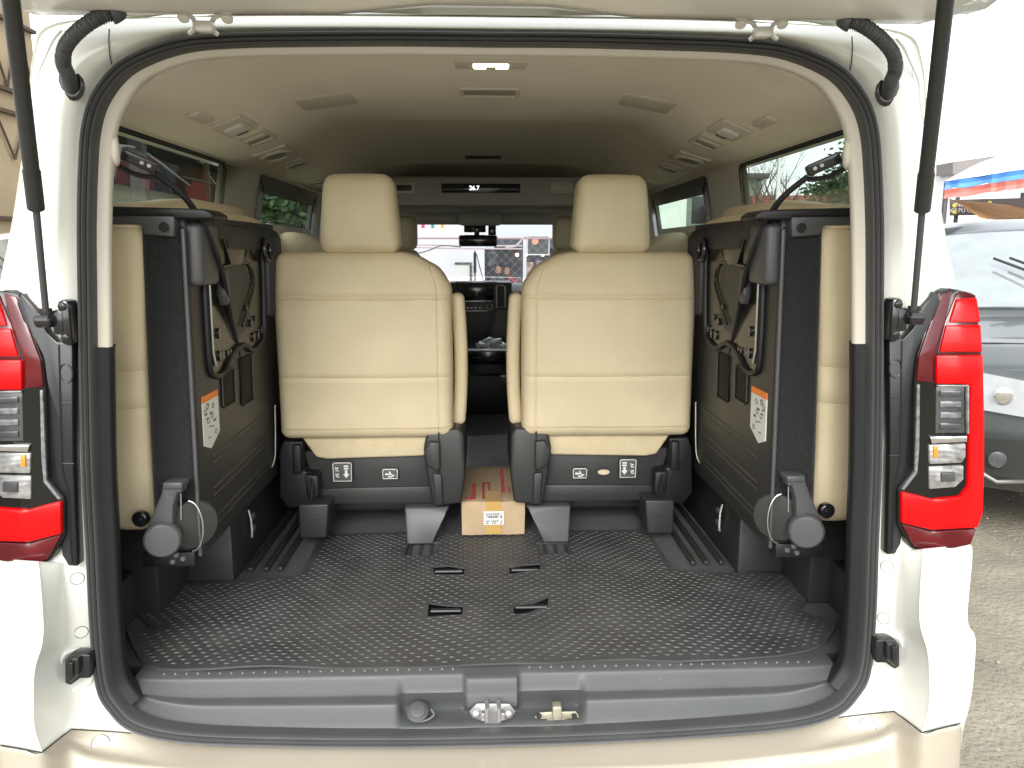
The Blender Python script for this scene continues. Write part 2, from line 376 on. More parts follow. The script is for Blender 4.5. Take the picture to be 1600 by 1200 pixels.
# ---- outer body: sides and roof running forward
def outer_side():
    bm = new()
    Ys = [1.62, 2.0, 2.8, 4.2, 5.4, 6.2, 6.7]
    sc = [1, 1, 1, 1, .985, .93, .80]
    def strip(zs, y0, y1):
        ys = [y0]+[y for y in Ys if y0 < y < y1]+[y1]
        rows = []
        for y in ys:
            k = 1.0 if y < 5 else 1-.17*((y-5)/1.7)**2
            rows.append([(xo(z)*k, y, z) for z in zs])
        a_grid(bm, rows)
    def xo(z):
        P_ = [(.28, 1.02), (.5, 1.04), (.9, 1.03), (1.25, .985), (1.42, .93), (1.58, .905), (1.8, .865), (1.92, .79)]
        for (a, xa), (b, xb) in zip(P_, P_[1:]):
            if a <= z <= b: return xa+(xb-xa)*(z-a)/(b-a)
        return P_[0][1] if z < .28 else P_[-1][1]
    strip([.28, .5, .9, 1.25, 1.42, 1.56], 1.60, 4.9)
    strip([.28, .5, .9, 1.25], 4.9, 6.7)
    strip([1.80, 1.86, 1.92], 1.60, 4.9)
    for a, b in [(1.60, 1.74), (2.62, 3.02), (3.96, 4.12), (4.75, 4.9)]: strip([1.56, 1.7, 1.80], a, b)
    return bm
SIDES = pair('side_panel', outer_side, M['white'])
def roofs():
    rows = []
    for y in [1.60, 1.8, 2.5, 3.5, 4.4, 4.9, 5.15]:
        dz = 0 if y < 4.4 else -.13*((y-4.4)/.75)**2
        rows.append([(x, y, z+dz) for x, z in [(-.79, 1.92), (-.7, 1.955), (-.4, 1.975), (0, 1.98), (.4, 1.975), (.7, 1.955), (.79, 1.92)]])
    return a_grid(new(), rows)
part('roof', roofs(), M['white'])
# rear header top joining roof to the frame
rows = [[(x, 1.60, z) for x, z in [(-.79, 1.92), (-.4, 1.975), (0, 1.98), (.4, 1.975), (.79, 1.92)]],
        [(x, 1.545, z) for x, z in [(-.785, 1.905), (-.4, 1.94), (0, 1.94), (.4, 1.94), (.785, 1.905)]]]
part('roof_edge', a_grid(new(), rows), M['white'])
# hood / nose
rows = []
for y, z, k in [(5.75, 1.25, .93), (6.1, 1.20, .91), (6.45, 1.05, .86), (6.62, .85, .82), (6.68, .5, .82), (6.6, .25, .8)]:
    rows.append([(x*k, y-.25*abs(x)**3, z-.03*x*x) for x in (-1.02, -.7, -.3, 0, .3, .7, 1.02)])
part('hood', a_grid(new(), refine(rows, 3, 2)), M['white'])
part('underbody', box(-.95, .95, 1.65, 6.5, .26, .50, r=.02), M['black'])
# wheels
for sx in (-1, 1):
    for y in (2.55, 5.75):
        t = new(); x0 = sx*.80
        pr = [(.20, 0), (.30, -.02), (.335, .02), (.34, .11), (.335, .19), (.30, .225), (.20, .21)]
        path = []
        rows = [[(x0+sx*.005*0+sx*(d-.02), y+math.cos(a)*r, .34+math.sin(a)*r) for r, d in pr] for a in [2*math.pi*k/40 for k in range(41)]]
        wt = part('wheel', tidy(a_grid(new(), rows)), M['tyre'])
        rb = new(); a_cyl(rb, (x0+sx*.14, y, .34), (sx, 0, 0), .205, .03, 32, bev=.008)
        part('rim', rb, M['steel'], wt)
# ---- bumper
BST = [
 [(756,1167,1.50),(756,1196,1.450),(756,1206,1.435),(756,1226,1.422),(756,1300,1.41),(756,1400,1.42)],
 [(1060,1155,1.50),(1060,1187,1.450),(1060,1198,1.435),(1060,1219,1.422),(1060,1300,1.41),(1060,1400,1.42)],
 [(1229,1141,1.50),(1229,1172,1.450),(1229,1184,1.435),(1229,1209,1.422),(1229,1290,1.41),(1229,1400,1.42)],
 [(1308,1121,1.50),(1312,1154,1.466),(1315,1170,1.44),(1318,1200,1.425),(1318,1280,1.41),(1318,1390,1.42)],
 [(1352,1116,1.486),(1368,1142,1.466),(1373,1156,1.44),(1378,1190,1.425),(1378,1275,1.405),(1376,1380,1.415)],
 [(1397,1112,1.46),(1400,1128,1.452),(1402,1145,1.435),(1405,1180,1.42),(1408,1265,1.395),(1406,1370,1.41)],
 [(1441,1145,1.386),(1441,1149,1.384),(1440,1158,1.382),(1439,1185,1.378),(1438,1260,1.372),(1436,1365,1.39)],
 [(1470,1138,1.388),(1470,1143,1.384),(1470,1155,1.382),(1469,1180,1.378),(1467,1255,1.372),(1464,1360,1.39)],
 [(1503,1130,1.406),(1503,1135,1.402),(1502,1147,1.402),(1501,1172,1.402),(1497,1250,1.398),(1490,1350,1.41)],
 [(1502,1120,1.60),(1502,1125,1.60),(1502,1137,1.60),(1500,1160,1.60),(1496,1230,1.60),(1490,1330,1.6)],
]
def bumper():
    g = px(BST)
    for p in g[0]: p.x = 0
    e = g.pop(); e2 = g[-1]
    g += [[Vector((p.x+.006, p.y+.05, p.z)) for p in e2], [Vector((p.x+.010, p.y+.12, p.z)) for p in e2], [Vector((p.x+.012, 1.75, p.z)) for p in e2]]
    return a_grid(new(), refine(g, 5, 4))
bm = bumper(); merge(bm, mirrored(bumper())); tidy(bm, .0006)
BUMP = part('bumper', bm, M['tan'], smooth=50)
# seam gaps between body and bumper
def seam():
    pts = [vY(*p) for p in [(1310, 1121, 1.49), (1352, 1116, 1.483), (1397, 1111.5, 1.457), (1441, 1144.5, 1.383), (1470, 1138, 1.385), (1503, 1129.5, 1.403)]]
    return tube(pts, .0013, 6)
pair('panel_gap', seam, M['black'])
from mathutils.bvhtree import BVHTree
def bvh(o):
    return BVHTree.FromPolygons([v.co.copy() for v in o.data.vertices], [list(p.vertices) for p in o.data.polygons])
BV = [bvh(FRAME), bvh(BUMP)]
def on_body(u, v):
    d = ray(u, v).normalized(); o_ = Vector((-XC, 0, 1.5)); best = None
    for t in BV:
        h = t.ray_cast(o_, d)
        if h[0] is not None and (best is None or h[3] < best[3]): best = h
    n = best[1].normalized()
    if n.y > 0: n = -n
    return best[0], n
# body press plugs
for (u, v, r, Y) in [(1386, 885, 10, 1.487), (1381, 966, 10, 1.489), (1355, 1135, 14, 1.472)]:
    def ring():
        c, n = on_body(u, v); rr = r/1200*Y
        a = n.cross(Vector((1, 0, 0))).normalized(); bx = a.cross(n).normalized()
        t = new(); a_tube(t, [c+bx*math.cos(q)*rr+a*math.sin(q)*rr+n*.0002 for q in [2*math.pi*k/32 for k in range(32)]], .0010, 6, closed=True)
        return t
    rs = pair('body_plug', ring, M['ringline'])
    def disc():
        c, n = on_body(u, v); rr = r/1200*Y*.94
        return cyl(c-n*.0050, n, rr, .0056, 28)
    for s, rg in zip((1, -1), rs):
        b_ = disc(); part('plug_face', b_ if s == 1 else mirrored(b_), M['white'] if v < 1100 else M['tan'], rg)
# rubber buffers in pressed pockets
def buf_rim():
    pts = [vY(u, v, 1.4985-max(0, u-1372)*.00085) for u, v in [(1368, 997), (1398, 994), (1410, 1006), (1412, 1030), (1404, 1048), (1396, 1052), (1368, 1040)]]
    return tube(catmull(pts, 4, True), .0048, 8, closed=True)
RIM = pair('buffer_pocket', buf_rim, M['white'])
def buf():
    b = prism([vY(u, v, 1.462) for u, v in [(1369, 1001), (1397, 998), (1406, 1008), (1406, 1042), (1398, 1046), (1384, 1036), (1369, 1036)]], (0, .03, 0), .003)
    a_prism(b, [vY(u, v, 1.448) for u, v in [(1386, 1006), (1400, 1004), (1406, 1011), (1406, 1038), (1400, 1043), (1386, 1030)]], (0, .03, 0), .003)
    a_prism(b, [vY(u, v, 1.440) for u, v in [(1395, 1012), (1405, 1012), (1405, 1034), (1395, 1032)]], (0, .02, 0), .002)
    return b
pair('rubber_buffer', buf, M['gloss'])
# body seam lines on the pillar
def pseam():
    return tube([vY(*p) for p in [(1331, 57, 1.478), (1332, 75, 1.477), (1331, 92, 1.479), (1328, 110, 1.49)]], .0012, 6)
pair('pillar_seam', pseam, M['greyp'])
def gut():
    return tube(catmull([vY(*p) for p in [(1400, 60, 1.475), (1412, 75, 1.478), (1424, 100, 1.487), (1436, 130, 1.50), (1438, 160, 1.50), (1446, 200, 1.505), (1462, 300, 1.51), (1474, 400, 1.51), (1482, 425, 1.505), (1478, 440, 1.495), (1488, 452, 1.49)]], 4), .0022, 8)
pair('pillar_flange', gut, M['white'])
# ---- black pillar cover beside the tail lamp
def pcover():
    b = prism([vY(u, v, 1.472) for u, v in [(1390, 531), (1412, 529), (1426, 515), (1440, 482), (1463, 455), (1470, 470), (1440, 560), (1436, 730), (1414, 765), (1408, 850), (1399, 866), (1386, 867), (1391, 700)]], (0, .03, 0), .003)
    for pts in [[(1409, 533), (1408, 600), (1406, 720), (1397, 760), (1394, 860)], [(1390, 621), (1406, 621)], [(1389, 712), (1405, 712)], [(1386, 818), (1398, 826)]]:
        a_tube(b, [vY(u, v, 1.4715) for u, v in pts], .0016, 6)
    c = vY(1399, 576, 1.471); a_tube(b, [c+Vector((math.cos(q)*.012, 0, math.sin(q)*.018)) for q in [k*2*math.pi/20 for k in range(20)]], .0013, 6, closed=True)
    return b
pair('pillar_cover', pcover, mat('satin_black_cover', (.009, .010, .012), .3, coat=.2, var=.2))
# ---- tail lamps
def lampwarp(b):
    cuts(b, 0, [.88, .90, .92, .94, .96, .98, 1.0, 1.02]); cuts(b, 2, frange(.84, 1.44, 14))
    def f(x, y, z):
        o = .050*sm(.965, .865, x) + .07*max(0, (x-.985)/.05)**2*.5
        o += .006*sm(.93, .84, z) + .02*sm(1.30, 1.44, z)
        k = (y+o)/y
        return ((x+XC)*k-XC, y+o, 1.5+(z-1.5)*k)
    return warp(b, f)
LY = 1.415
def LP(lst, off=0., th=.012, bev=.0025):
    b = prism([vY(u, v, LY) for u, v in lst], (0, th, 0), bev); warp(b, lambda x, y, z: (x, y-off, z)); return lampwarp(b)
def lampbase():
    b = prism([vY(u, v, LY) for u, v in [(1465, 456), (1488, 450), (1525, 459), (1532, 520), (1535, 600), (1533, 800), (1516, 853), (1448, 866), (1424, 857), (1403, 822), (1403, 764), (1426, 735), (1428, 600), (1433, 555)]], (0, .13, 0), .006)
    return lampwarp(b)
TL = pair('tail_light', lampbase, M['smoke'])
def lampparts(name, lst, m, off=.003, th=.01, bev=.002):
    for s, root in zip((1, -1), TL):
        b = LP(lst, off, th, bev); part(name, b if s == 1 else mirrored(b), m, root)
lampparts('dark_red_lens', [(1468, 461), (1487, 455), (1474, 510), (1459, 556), (1459, 598), (1431, 595), (1435, 556)], M['redd'])
lampparts('dark_red_lens', [(1505, 455), (1523, 461), (1532, 556), (1462, 556), (1476, 500), (1492, 458)], M['redd'], .0035)
lampparts('red_lens', [(1491, 467), (1522, 465), (1528, 503), (1480, 503)], M['red'], .009)
lampparts('red_lens', [(1475, 508), (1528, 507), (1531, 549), (1465, 549)], M['red'], .009)
lampparts('red_lens', [(1460, 555), (1532, 554), (1534, 650), (1534, 740), (1532, 800), (1524, 822), (1452, 826), (1406, 815), (1406, 767), (1430, 772), (1452, 778), (1497, 774), (1509, 758), (1511, 605), (1505, 599), (1460, 599)], M['red'], .009, .012, .003)
lampparts('dark_red_lens', [(1406, 817), (1452, 829), (1523, 825), (1514, 849), (1449, 861), (1427, 853)], M['redd'], .006)
lampparts('reversing_lens', [(1461, 603), (1505, 603), (1506, 676), (1460, 676)], M['cleard'], .004)
for i in range(4):
    v0 = 609+i*17
    lampparts('lens_bar', [(1466, v0), (1498, v0), (1498, v0+9), (1465, v0+9)], M['cleard'] if i in (0, 3) else M['lensbar'], .0085, .006, .0015)
lampparts('chrome_bar', [(1449, 681), (1507, 679), (1507, 689), (1452, 692)], M['chrome'], .009, .008)
lampparts('turn_lens', [(1449, 694), (1506, 692), (1506, 712), (1500, 722), (1450, 724)], M['clear'], .007)
lampparts('turn_lens', [(1449, 728), (1503, 726), (1503, 748), (1490, 760), (1450, 763)], M['clear'], .006)
lampparts('lens_bar', [(1466, 736), (1488, 735), (1488, 750), (1466, 751)], M['cleard'], .011, .006)
lampparts('amber_bulb', [(1454, 695), (1461, 695), (1461, 713), (1454, 713)], M['amber'], .012, .008)
lampparts('lens_rim', [(1459, 600), (1508, 600), (1509, 604), (1509, 676), (1506, 676), (1505, 603), (1460, 603)], M['clear'], .011, .006, .001)
lampparts('lens_edge', [(1431, 600), (1435, 600), (1434, 700), (1431, 738), (1411, 764), (1406, 764), (1427, 736)], M['lensbar'], .006, .006, .001)
# ---- inner trim ring: cream above, black below
def ring_rows(specs, keep):
    rs = [inset(loop, d, Y) for d, Y in specs]; rows = []; bm = new()
    for i in range(NL):
        j = (i+1) % NL; zc = (loop[i].z+loop[j].z)/2
        if not keep(loop[i], loop[j]): continue
        for k in range(len(rs)-1):
            vs = [bm.verts.new(p) for p in (rs[k][i], rs[k+1][i], rs[k+1][j], rs[k][j])]; bm.faces.new(vs)
    return tidy(bm)
ZS = vY(1360, 527, 1.53).z
UPR = [(.018, 1.518), (.021, 1.521), (.035, 1.527), (.039, 1.535), (.037, 1.545), (.026, 1.57), (-.01, 1.62), (-.05, 1.68), (-.11, 1.73)]
bm = ring_rows(UPR, lambda a, b: (a.z+b.z)/2 > ZS-.005)
PT = part('pillar_trim', bm, M['trim'], smooth=50)
bm = ring_rows([(.018, 1.518), (.021, 1.521), (.035, 1.527), (.040, 1.535), (.038, 1.545), (.030, 1.57), (-.005, 1.62), (-.05, 1.66), (-.12, 1.70)], lambda a, b: (a.z+b.z)/2 < ZS+.005 and (a.z+b.z)/2 > .53)
bmR = bm.copy(); bmesh.ops.delete(bmR, geom=[f for f in bmR.faces if f.calc_center_median().x < 0], context='FACES')
bmesh.ops.delete(bm, geom=[f for f in bm.faces if f.calc_center_median().x > 0], context='FACES')
part('lower_pillar_trim', bm, M['black'], smooth=50); part('lower_pillar_trim', bmR, M['black'], smooth=50)
# ---- headliner
HP = [(0, 1.934), (.3, 1.931), (.46, 1.922), (.54, 1.902), (.615, 1.845), (.68, 1.815), (.76, 1.795), (.845, 1.782), (.90, 1.775)]
def HZ(x):
    x = abs(x)
    for (a, za), (b, zb) in zip(HP, HP[1:]):
        if x <= b: t = (x-a)/(b-a); return za+(zb-za)*t
    return HP[-1][1]
def HL(x, y):
    z = HZ(x)
    z += .022*sm(2.74, 2.80, y)*(1-sm(.505, .555, abs(x)))*(1-sm(4.0, 4.1, y))
    z -= .10*sm(4.1, 5.0, y)*1.6*(1-.3*abs(x)) if y > 4.1 else 0
    return z
bm = new(); rows = []
xs = [-.90+i*.03 for i in range(61)]
ys = [1.56+.03*i for i in range(int((5.05-1.56)/.03)+1)]
def smooth_h(x, y):
    return sum(HL(x+d, y) for d in (-.03, 0, .03))/3
for y in ys:
    t = sm(1.76, 1.56, y)
    rows.append([(x, y, smooth_h(x, y)) for x in xs])
# the rear end lofts out to the cabin section from the rim of the opening
rimU = inset(loop, .037, 1.545)
rimH = [p for p in rimU[:len(half)] if p.z > 1.70]
def resample(pts, n):
    L = [0]
    for a_, b_ in zip(pts, pts[1:]): L.append(L[-1]+(b_-a_).length)
    out = []; j = 0
    for i in range(n+1):
        t = L[-1]*i/n
        while j < len(L)-2 and L[j+1] < t: j += 1
        k = (t-L[j])/max(1e-9, L[j+1]-L[j]); out.append(pts[j].lerp(pts[j+1], min(1, k)))
    return out
rim = resample(rimH, 30); sec = [Vector((.03*i, 1.74, 0)) for i in range(31)]
for p in sec: p.z = smooth_h(p.x, 1.74)
def end_row(y):
    t = (y-1.545)/(1.74-1.545); tt = math.sin(min(1, t)*math.pi/2)**.8
    r = [Vector((a_.x+(b_.x-a_.x)*tt, y, a_.z+(b_.z-a_.z)*tt)) for a_, b_ in zip(rim, sec)]
    return [mxv(p) for p in r[:0:-1]]+r
rows = [end_row(1.545+.195*(k/10)**1.5) for k in range(10)]+[r for r in rows if r[0][1] >= 1.739]
bm = a_grid(new(), rows)
part('headliner', bm, M['liner'], smooth=60)
def hit(u, v):      # where the line of sight meets the headliner
    d = ray(u, v); a, b = 1.0, 6.0
    for _ in range(50):
        y = (a+b)/2; p = d*(y/d.y)+Vector((0, 0, 1.5)); p.x -= XC
        if p.z > smooth_h(p.x, p.y): b = y
        else: a = y
    return p
def on_liner(bm, p, ang=0, drop=0):  # place a mesh modelled with +Z = down into the cabin
    e = .02; nx = (smooth_h(p.x+e, p.y)-smooth_h(p.x-e, p.y))/(2*e)
    n = Vector((nx, 0, -1)).normalized(); yv = Vector((0, 1, 0)); xv = yv.cross(n).normalized()
    if ang == 9: ang = 0; bm.transform(Matrix.Diagonal((1.35, 1.6, 1.3, 1)))
    R3 = Matrix((xv, yv, n)).transposed().to_4x4() @ Matrix.Rotation(ang, 4, 'Z')
    bm.transform(Matrix.Translation(p+n*drop) @ R3); return bm
# dome lamp
p = hit(767, 99)
b = box(-.085, .085, -.036, .036, -.004, .006, r=.004); L = part('dome_lamp', on_liner(b, p), M['trim'])
b = box(-.042, .042, -.022, .022, .002, .009, r=.006, seg=3); part('lamp_lens', on_liner(b, p), M['lamp'], L)
b = box(-.012, .012, -.012, .012, .008, .013, r=.003); part('lamp_switch', on_liner(b, p), M['trim'], L)
# grab recess / hatch latch behind it
p = hit(765, 143)
b = new(); a_tube(b, catmull([(-.078, -.035, .001), (-.066, -.048, .001), (.066, -.048, .001), (.078, -.035, .001), (.078, .035, .001), (.062, .048, .001), (-.062, .048, .001), (-.078, .035, .001)], 3, True), .0055, 8, closed=True)
L = part('pull_recess', on_liner(b, p), M['trim'])
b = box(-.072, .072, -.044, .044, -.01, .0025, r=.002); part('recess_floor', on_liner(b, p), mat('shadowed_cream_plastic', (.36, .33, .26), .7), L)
for (u, v) in [(508, 156), (1015, 160)]:
    p = hit(u, v)
    b = prism([(-.085, -.075, -.012), (.085, -.075, -.012), (.080, .075, -.012), (-.080, .075, -.012)], (0, 0, .020), .003)
    part('speaker_cover', on_liner(b, p), M['trim'])
p = hit(755, 245)
part('grille', on_liner(box(-.09, .09, -.05, .05, 0, .006, r=.003), p), M['greyp'])
# air vents, lamps and hooks along the side coves
def vent_frame(w_, h_, t_=.006):
    b = new(); q = [(-w_, -h_*.6), (-w_*.8, -h_), (w_*.8, -h_), (w_, -h_*.6), (w_, h_*.6), (w_*.8, h_), (-w_*.8, h_), (-w_, h_*.6)]
    a_tube(b, [(x, y, 0) for x, y in q], .005, 8, closed=True); return b
def coves(pts):
    for k, (u, v) in pts:
        p = hit(u, v)
        if k == 'hook':
            L = part('ceiling_clip', on_liner(box(-.012, .012, -.035, .035, -.002, .008, r=.004), p, 9), M['trim'])
        elif k == 'lamp':
            L = part('reading_lamp', on_liner(box(-.032, .032, -.052, .052, -.003, .007, r=.005), p, 9), M['trim'])
            part('lamp_lens', on_liner(box(-.018, .018, -.022, .022, .004, .013, r=.003), p, 9), M['paper'], L)
            part('lamp_button', on_liner(box(-.012, .012, .028, .040, .004, .011, r=.002), p, 9), M['greyp'], L)
        elif k == 'round':
            L = part('air_vent', on_liner(box(-.042, .042, -.055, .055, -.003, .004, r=.003), p, 9), M['trim'])
            b = new(); a_tube(b, [(math.cos(q)*.035, math.sin(q)*.042, .006) for q in [k_*math.pi/14 for k_ in range(28)]], .005, 8, closed=True)
            part('vent_ring', on_liner(b, p, 9), M['trim'], L)
            part('vent_core', on_liner(cyl((0, 0, .0), (0, 0, 1), .024, .008, 20, bev=.003), p, 9), M['taupe'], L)
        elif k == 'slot':
            L = part('air_vent', on_liner(box(-.030, .030, -.05, .05, -.003, .004, r=.003), p, 9), M['trim'])
            for i in (-1, 0, 1): part('vent_slat', on_liner(box(-.024, .024, i*.025-.006, i*.025+.006, .002, .008, r=.002), p, 9), M['taupe'] if i == 0 else M['trim'], L)
coves([('hook', (313, 181)), ('lamp', (366, 196)), ('slot', (403, 215)), ('round', (430, 240)), ('slot', (463, 256)), ('slot', (495, 284))])
coves([('hook', (1196, 188)), ('lamp', (1139, 202)), ('slot', (1104, 222)), ('round', (1077, 248)), ('slot', (1044, 262)), ('slot', (1016, 285))])
# ---- inner side walls with window openings
def inwall():
    bm = new(); xo = .888
    def q(y0, y1, z0, z1, xa=None, xb=None):
        n = max(1, int((y1-y0)/.3)); rows = []
        for z in (z0, z1):
            x = {1.60: .872, 1.775: .842, 1.81: .80}.get(z, .885 if z > 1.3 else .93)
            rows.append([(x, y0+(y1-y0)*i/n, z) for i in range(n+1)])
        a_grid(bm, rows)
    q(1.72, 5.2, 1.34, 1.60)
    q(1.68, 1.76, 1.60, 1.775); q(2.60, 3.0, 1.60, 1.775); q(3.98, 4.14, 1.60, 1.775); q(4.78, 5.0, 1.60, 1.775)
    q(1.70, 5.0, 1.775, 1.81)
    return tidy(bm)
pair('side_trim', inwall, M['trim'])
def inlow():
    rows = [[(x, y, z) for y in (1.66, 2.4, 3.4, 4.4, 5.4)] for x, z in [(.885, 1.345), (.92, 1.2), (.93, .9), (.93, .54)]]
    return a_grid(new(), rows)
pair('lower_side_trim', inlow, M['black'])
# windows
def winring(y0, y1, z0, z1, r, wd, x0, x1, taper=0):
    def rr(i, d):
        pts = []
        cs = [(y1-r, z1-r, 0), (y0+r, z1-r, 90), (y0+r, z0+r, 180), (y1-r, z0+r, 270)]
        for cy, cz, a0 in cs:
            for k in range(6):
                a = math.radians(a0+k*18); pts.append((cy+math.cos(a)*(r-d), cz+math.sin(a)*(r-d)))
        return pts
    A, B = rr(0, -.004), rr(0, wd); bm = new()
    X = lambda z: x0+(x1-x0)*(z-1.60)/.175
    for off in (0, .006):
        va = [bm.verts.new((X(z)+off, y, z)) for y, z in A]; vb = [bm.verts.new((X(z)+off, y, z)) for y, z in B]
        for i in range(len(A)): j = (i+1) % len(A); bm.faces.new((va[i], va[j], vb[j], vb[i]))
    gl = new(); gl.faces.new([gl.verts.new((X(z)+.008, y, z)) for y, z in A])
    return bm, gl
for s in (1, -1):
    for (y0, y1, z0, z1, wd) in [(1.75, 2.61, 1.595, 1.778, .010), (2.99, 3.99, 1.50, 1.778, .065), (4.13, 4.79, 1.55, 1.77, .03)]:
        fr, gl = winring(y0, y1, z0, z1, .035, wd, .868, .838)
        if s < 0: fr, gl = mirrored(fr), mirrored(gl)
        o = part('side_window', fr, M['gloss']); part('window_glass', gl, M['tint'], o)
# ---- floor, wheel arches, rails
part('floor', box(-.94, .94, 1.625, 5.8, .50, .575, r=.002), M['carpet'])
def arch():
    b = prism([(.715, 2.06, .574), (.94, 2.06, .574), (.94, 2.06, .96), (.80, 2.06, .96), (.735, 2.06, .93)], (0, .9, 0), .012)
    cuts(b, 1, frange(2.06, 2.9, 6)); cuts(b, 2, frange(.6, .95, 5))
    warp(b, lambda x, y, z: (x, y+(.06*(z-.574)/.35)*(1 if y < 2.5 else -1), z))
    a_box(b, .84, .935, 1.87, 2.06, .574, .84, r=.012)
    a_box(b, .895, .935, 1.70, 1.88, .574, .70, r=.01)
    return b
ARCH = pair('wheel_arch', arch, M['black2'])
def anchor():
    b = new(); c = vX(1128, 808, .722)
    a_tube(b, catmull([c+Vector((-.004, -.012, .045)), c+Vector((-.012, -.02, .02)), c+Vector((-.013, -.02, -.02)), c+Vector((-.006, -.005, -.043)), c+Vector((-.004, .012, -.045))], 4), .0026, 8)
    return b
for s, root in zip((1, -1), ARCH):
    b = anchor(); part('belt_anchor', b if s == 1 else mirrored(b), M['paper'], root)
    b = new(); c = vX(1128, 808, .722)
    for dz in (-.018, .02): a_cyl(b, c+Vector((.0, .01, dz)), (-1, -.2, 0), .011, .016, 12, bev=.003)
    part('bolt', b if s == 1 else mirrored(b), M['greyp'], root)
def rails():
    b = new()
    for x in (.60, .64, .685): a_box(b, x, x+.016, 2.13, 3.1, .575, .590, r=.003)
    for x in (.172, .205, .238): a_box(b, x, x+.010, 2.22, 3.2, .575, .5795, r=.001)
    return b
pair('seat_rail', rails, M['black2'])
# ---- scuff plate on the rear sill
def scuff_rows():
    rows = []
    N = 320
    base = [(1.64, .574), (1.600, .5765), (1.580, .572), (1.574, .5685), (1.570, .563), (1.549, .541), (1.5465, .536), (1.557, .513), (1.553, .503), (1.524, .474), (1.519, .464), (1.510, .448)]
    pock = [(1.64, .574), (1.600, .5765), (1.580, .572), (1.574, .5685), (1.571, .562), (1.563, .536), (1.563, .530), (1.580, .489), (1.570, .481), (1.527, .477), (1.519, .464), (1.510, .448)]
    bulg = [(1.64, .574), (1.600, .5765), (1.575, .574), (1.560, .572), (1.552, .566), (1.546, .540), (1.543, .530), (1.541, .508), (1.566, .486), (1.527, .477), (1.519, .464), (1.510, .448)]
    for i in range(N+1):
        x = -.78+1.56*i/N
        kp = sm(-.208, -.190, x)*(1-sm(.195, .217, x)) ; kb = sm(-.060, -.052, x)*(1-sm(.058, .066, x))
        row = []
        e = max(0, abs(x)-.60)/.18
        lift = .055*e**2.4
        for (a, b, c) in zip(base, pock, bulg):
            y = a[0]+(b[0]-a[0])*kp; z = a[1]+(b[1]-a[1])*kp
            y += (c[0]-y)*kb; z += (c[1]-z)*kb
            t = (a[1]-.461)/.115
            row.append((x, y, z+lift*(1-t) + .012*abs(x/.65)**2*(1-t)))
        rows.append(row)
    return rows
bm = a_grid(new(), [catmull(r, 3) for r in scuff_rows()])
SC = part('scuff_plate', bm, M['grey'], smooth=60)
for i in range(60):
    x = -.72+i*.0245
    if -.07 < x < .075: continue
    part('anti_slip_stud', cyl((x, 1.589, .5738), (0, -.1, 1), .0034, .0034, 10, r2=.002), M['ringline'], SC)
# latch striker
def PP(u, v, Y): return vY(u, v, Y)
c = vY(770, 1112, 1.53)
b = prism([vY(u, v, 1.530) for u, v in [(733, 1112), (745, 1100), (796, 1100), (806, 1112), (800, 1122), (782, 1128), (780, 1134), (759, 1134), (756, 1128), (738, 1122)]], (0, .006, 0), .002)
S = part('tailgate_striker', b, M['steel'])
for u in (744, 794):
    part('bolt', cyl(vY(u, 1115, 1.530), (0, -1, .3), .0085, .006, 12, bev=.002), M['steel'], S)
b = box(c.x-.026, c.x-.014, 1.505, 1.530, c.z-.006, c.z+.012, r=.002); a_box(b, c.x+.014, c.x+.026, 1.505, 1.530, c.z-.006, c.z+.012, r=.002)
a_tube(b, [(c.x-.013, 1.53, c.z+.025), (c.x-.013, 1.50, c.z+.024), (c.x-.013, 1.50, c.z-.0), (c.x+.0-.013, 1.53, c.z-.004)], .005, 8)
a_tube(b, [(c.x+.013, 1.53, c.z+.025), (c.x+.013, 1.50, c.z+.024), (c.x+.013, 1.50, c.z-.0), (c.x+.013, 1.53, c.z-.004)], .005, 8)
part('striker_loop', b, M['steel'], S)
c = vY(870, 1115, 1.53)
b = prism([vY(u, v, 1.535) for u, v in [(834, 1122), (842, 1114), (862, 1113), (900, 1112), (906, 1121), (898, 1122), (884, 1124), (880, 1130), (860, 1130), (854, 1124), (842, 1124)]], (0, .005, 0), .0015)
S = part('spare_wheel_hook', b, M['zinc'])
part('hook_tab', box(c.x-.011, c.x+.009, 1.512, 1.535, c.z-.006, c.z+.028, r=.004), M['zinc'], S)
for u in (842, 897): part('bolt', cyl(vY(u, 1118, 1.534), (0, -1, .2), .006, .004, 12), M['black'], S)
c = vY(652, 1112, 1.535)
c.z -= .004; b = cyl(c+Vector((0, .01, -.004)), (0, -.75, 1), .024, .008, 32, bev=.003)
S = part('socket_cap', b, M['rubber'])
b = cyl(c+Vector((0, .007, .002)), (0, -.75, 1), .018, .006, 32, bev=.002); part('cap_top', b, M['rubber'], S)
part('cap_tether', tube(catmull([c+Vector((-.018, 0, -.008)), c+Vector((.01, -.012, -.012)), c+Vector((.036, -.006, -.002)), c+Vector((.030, .002, .008))], 4), .0028, 6), M['rubber'], S)
